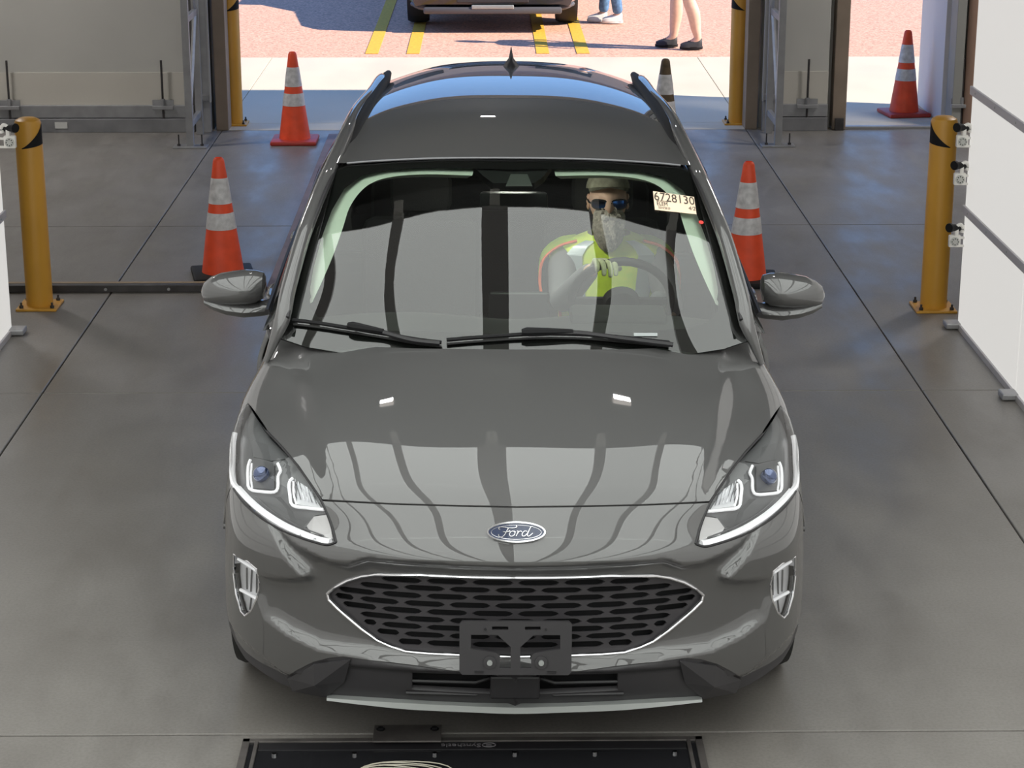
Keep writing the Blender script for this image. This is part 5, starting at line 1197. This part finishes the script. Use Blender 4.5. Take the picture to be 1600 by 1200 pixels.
# ================================================================== DARK VEHICLE OUTSIDE
e = empty('parked_car', (-.035, 17.25, 0), 'dark vehicle parked on the asphalt beyond the open bay, only its bumper in view', 'car')
DP = mat('dark_vehicle_paint', (.03, .032, .036), .3, .4, 1.)
def vsec(y, zb, zt, w_, k=.88): return [Vector((x, y, z)) for x, z in ((-w_*.94, zb), (-w_, zb+.12), (-w_, (zb+zt)/2), (-w_*.97, zt-.1), (-w_*k, zt), (w_*k, zt), (w_*.97, zt-.1), (w_, (zb+zt)/2), (w_, zb+.12), (w_*.94, zb))]
loft([vsec(-.05, .30, .82, .80), vsec(0.02, .27, .92, .89), vsec(.25, .26, 1.0, .94), vsec(1.2, .30, 1.10, .96), vsec(1.5, .3, 1.12, .96), vsec(4.5, .3, 1.12, .95), vsec(4.85, .35, 1.0, .9)], DP, 'body_shell', e)
loft([vsec(1.35, 1.0, 1.12, .86), vsec(2.1, 1.05, 1.70, .74), vsec(4.1, 1.05, 1.72, .72), vsec(4.75, 1.0, 1.15, .8)], mat('dark_glass', (.02, .025, .03), .08), 'glasshouse', e)
loft([vsec(2.0, 1.68, 1.74, .74), vsec(4.2, 1.68, 1.76, .72)], DP, 'roof', e)
b = B(); box(b, (0, -.02, .235), (1.5, .16, .07), .02); tube(b, spl([(-.88, .2, .28), (-.7, .02, .25), (0, -.06, .24), (.7, .02, .25), (.88, .2, .28)], 5), .028, 8); obj('lower_lip', b, mat('lip_grey', (.10, .10, .11), .4), e, smooth=True)
obj('skid_plate', box(B(), (0, -.09, .275), (.46, .03, .045), .01), SATIN, e)
obj('lower_grille', box(B(), (0, -.055, .37), (.78, .04, .10), .01), GRILLE, e); obj('upper_grille', box(B(), (0, -.06, .66), (.9, .04, .24), .02), GRILLE, e)
for s in (1, -1):
    obj('headlamp', box(B(), (s*.68, .03, .78), (.36, .14, .12), .03), LGREY, e); obj('bumper_corner', box(B(), (s*.70, .05, .38), (.22, .16, .12), .04), mat('lip_grey', (.1, .1, .11)), e)
    for y in (.85, 3.85):
        b = B(); lathe(b, [(.22, -.12), (.36, -.12), (.38, -.08), (.38, .08), (.36, .12), (.22, .12)], seg=40); bmesh.ops.rotate(b, verts=b.verts[:], matrix=Matrix.Rotation(pi/2, 3, 'Y')); bmesh.ops.translate(b, verts=b.verts[:], vec=(s*.83, y-.0, .38)); obj('tyre', b, RUBBER, e, smooth=True)
# far building beyond the parking area (seen as the dark band mirrored along the rear of the roof)
fb = empty('far_building', (0, 62, 0), 'long low building far beyond the parking area', 'building')
obj('wall', box(B(), (0, 2, 2.6), (90, 4, 5.2)), mat('far_wall', (.22, .21, .2), .9), fb); obj('parapet', box(B(), (0, 1.9, 5.3), (90.4, 4.4, .3)), mat('far_parapet', (.1, .1, .1), .9), fb)
for k in range(12): obj('window', box(B(), (-40+k*7.2, -.03, 2.5), (3, .1, 1.6)), MATS['dark_glass'], fb)
# hall lamps mirrored in the car, plus unseen corner lamps added as fill
for i, (x, y, en) in enumerate([(-1.0, 4.6, .02), (.95, 4.6, .02), (-.15, 10.2, .1), (-5.4, 9.3, .95), (5.2, 9.3, .95)]):
    l_ = empty('ceiling_lamp', (x, y, 4.85), ('hall lamp above the left half of the lane, mirrored in the bonnet', 'hall lamp above the right half of the lane, mirrored in the bonnet', 'hall lamp near the open bay doorway, mirrored in the car roof', 'square fill lamp added in the far left corner under the roof', 'square fill lamp added in the far right corner under the roof')[i], 'ceiling lamp')
    fx, fy = ((.22, .12) if i < 3 else (1.0, .6)); obj('housing', box(B(), (0, 0, .05), (fx, fy, .06), .01), WALLG, l_); obj('diffuser', box(B(), (0, 0, .0), (fx-.04, fy-.03, .03), .01), mat('lamp_tube', (1, .97, .92), .5, emit=1.6, ecol=(1, .9, .82)), l_)
    for s in (-1, 1): obj('hanger', cyl(B(), (s*.12, 0, .08), (s*.12, 0, .26), .006, seg=6), DSTEEL, l_)
    al = bpy.data.lights.new('hall_light', 'AREA'); al.shape = 'RECTANGLE'; al.size = .16 if i < 3 else .9; al.size_y = .06 if i < 3 else .5; al.energy = HALL*en; al.color = (1, .97, .95)
    ao = bpy.data.objects.new('hall_light', al); COL.objects.link(ao); ao.location = (x, y, 4.80); ao.parent = None
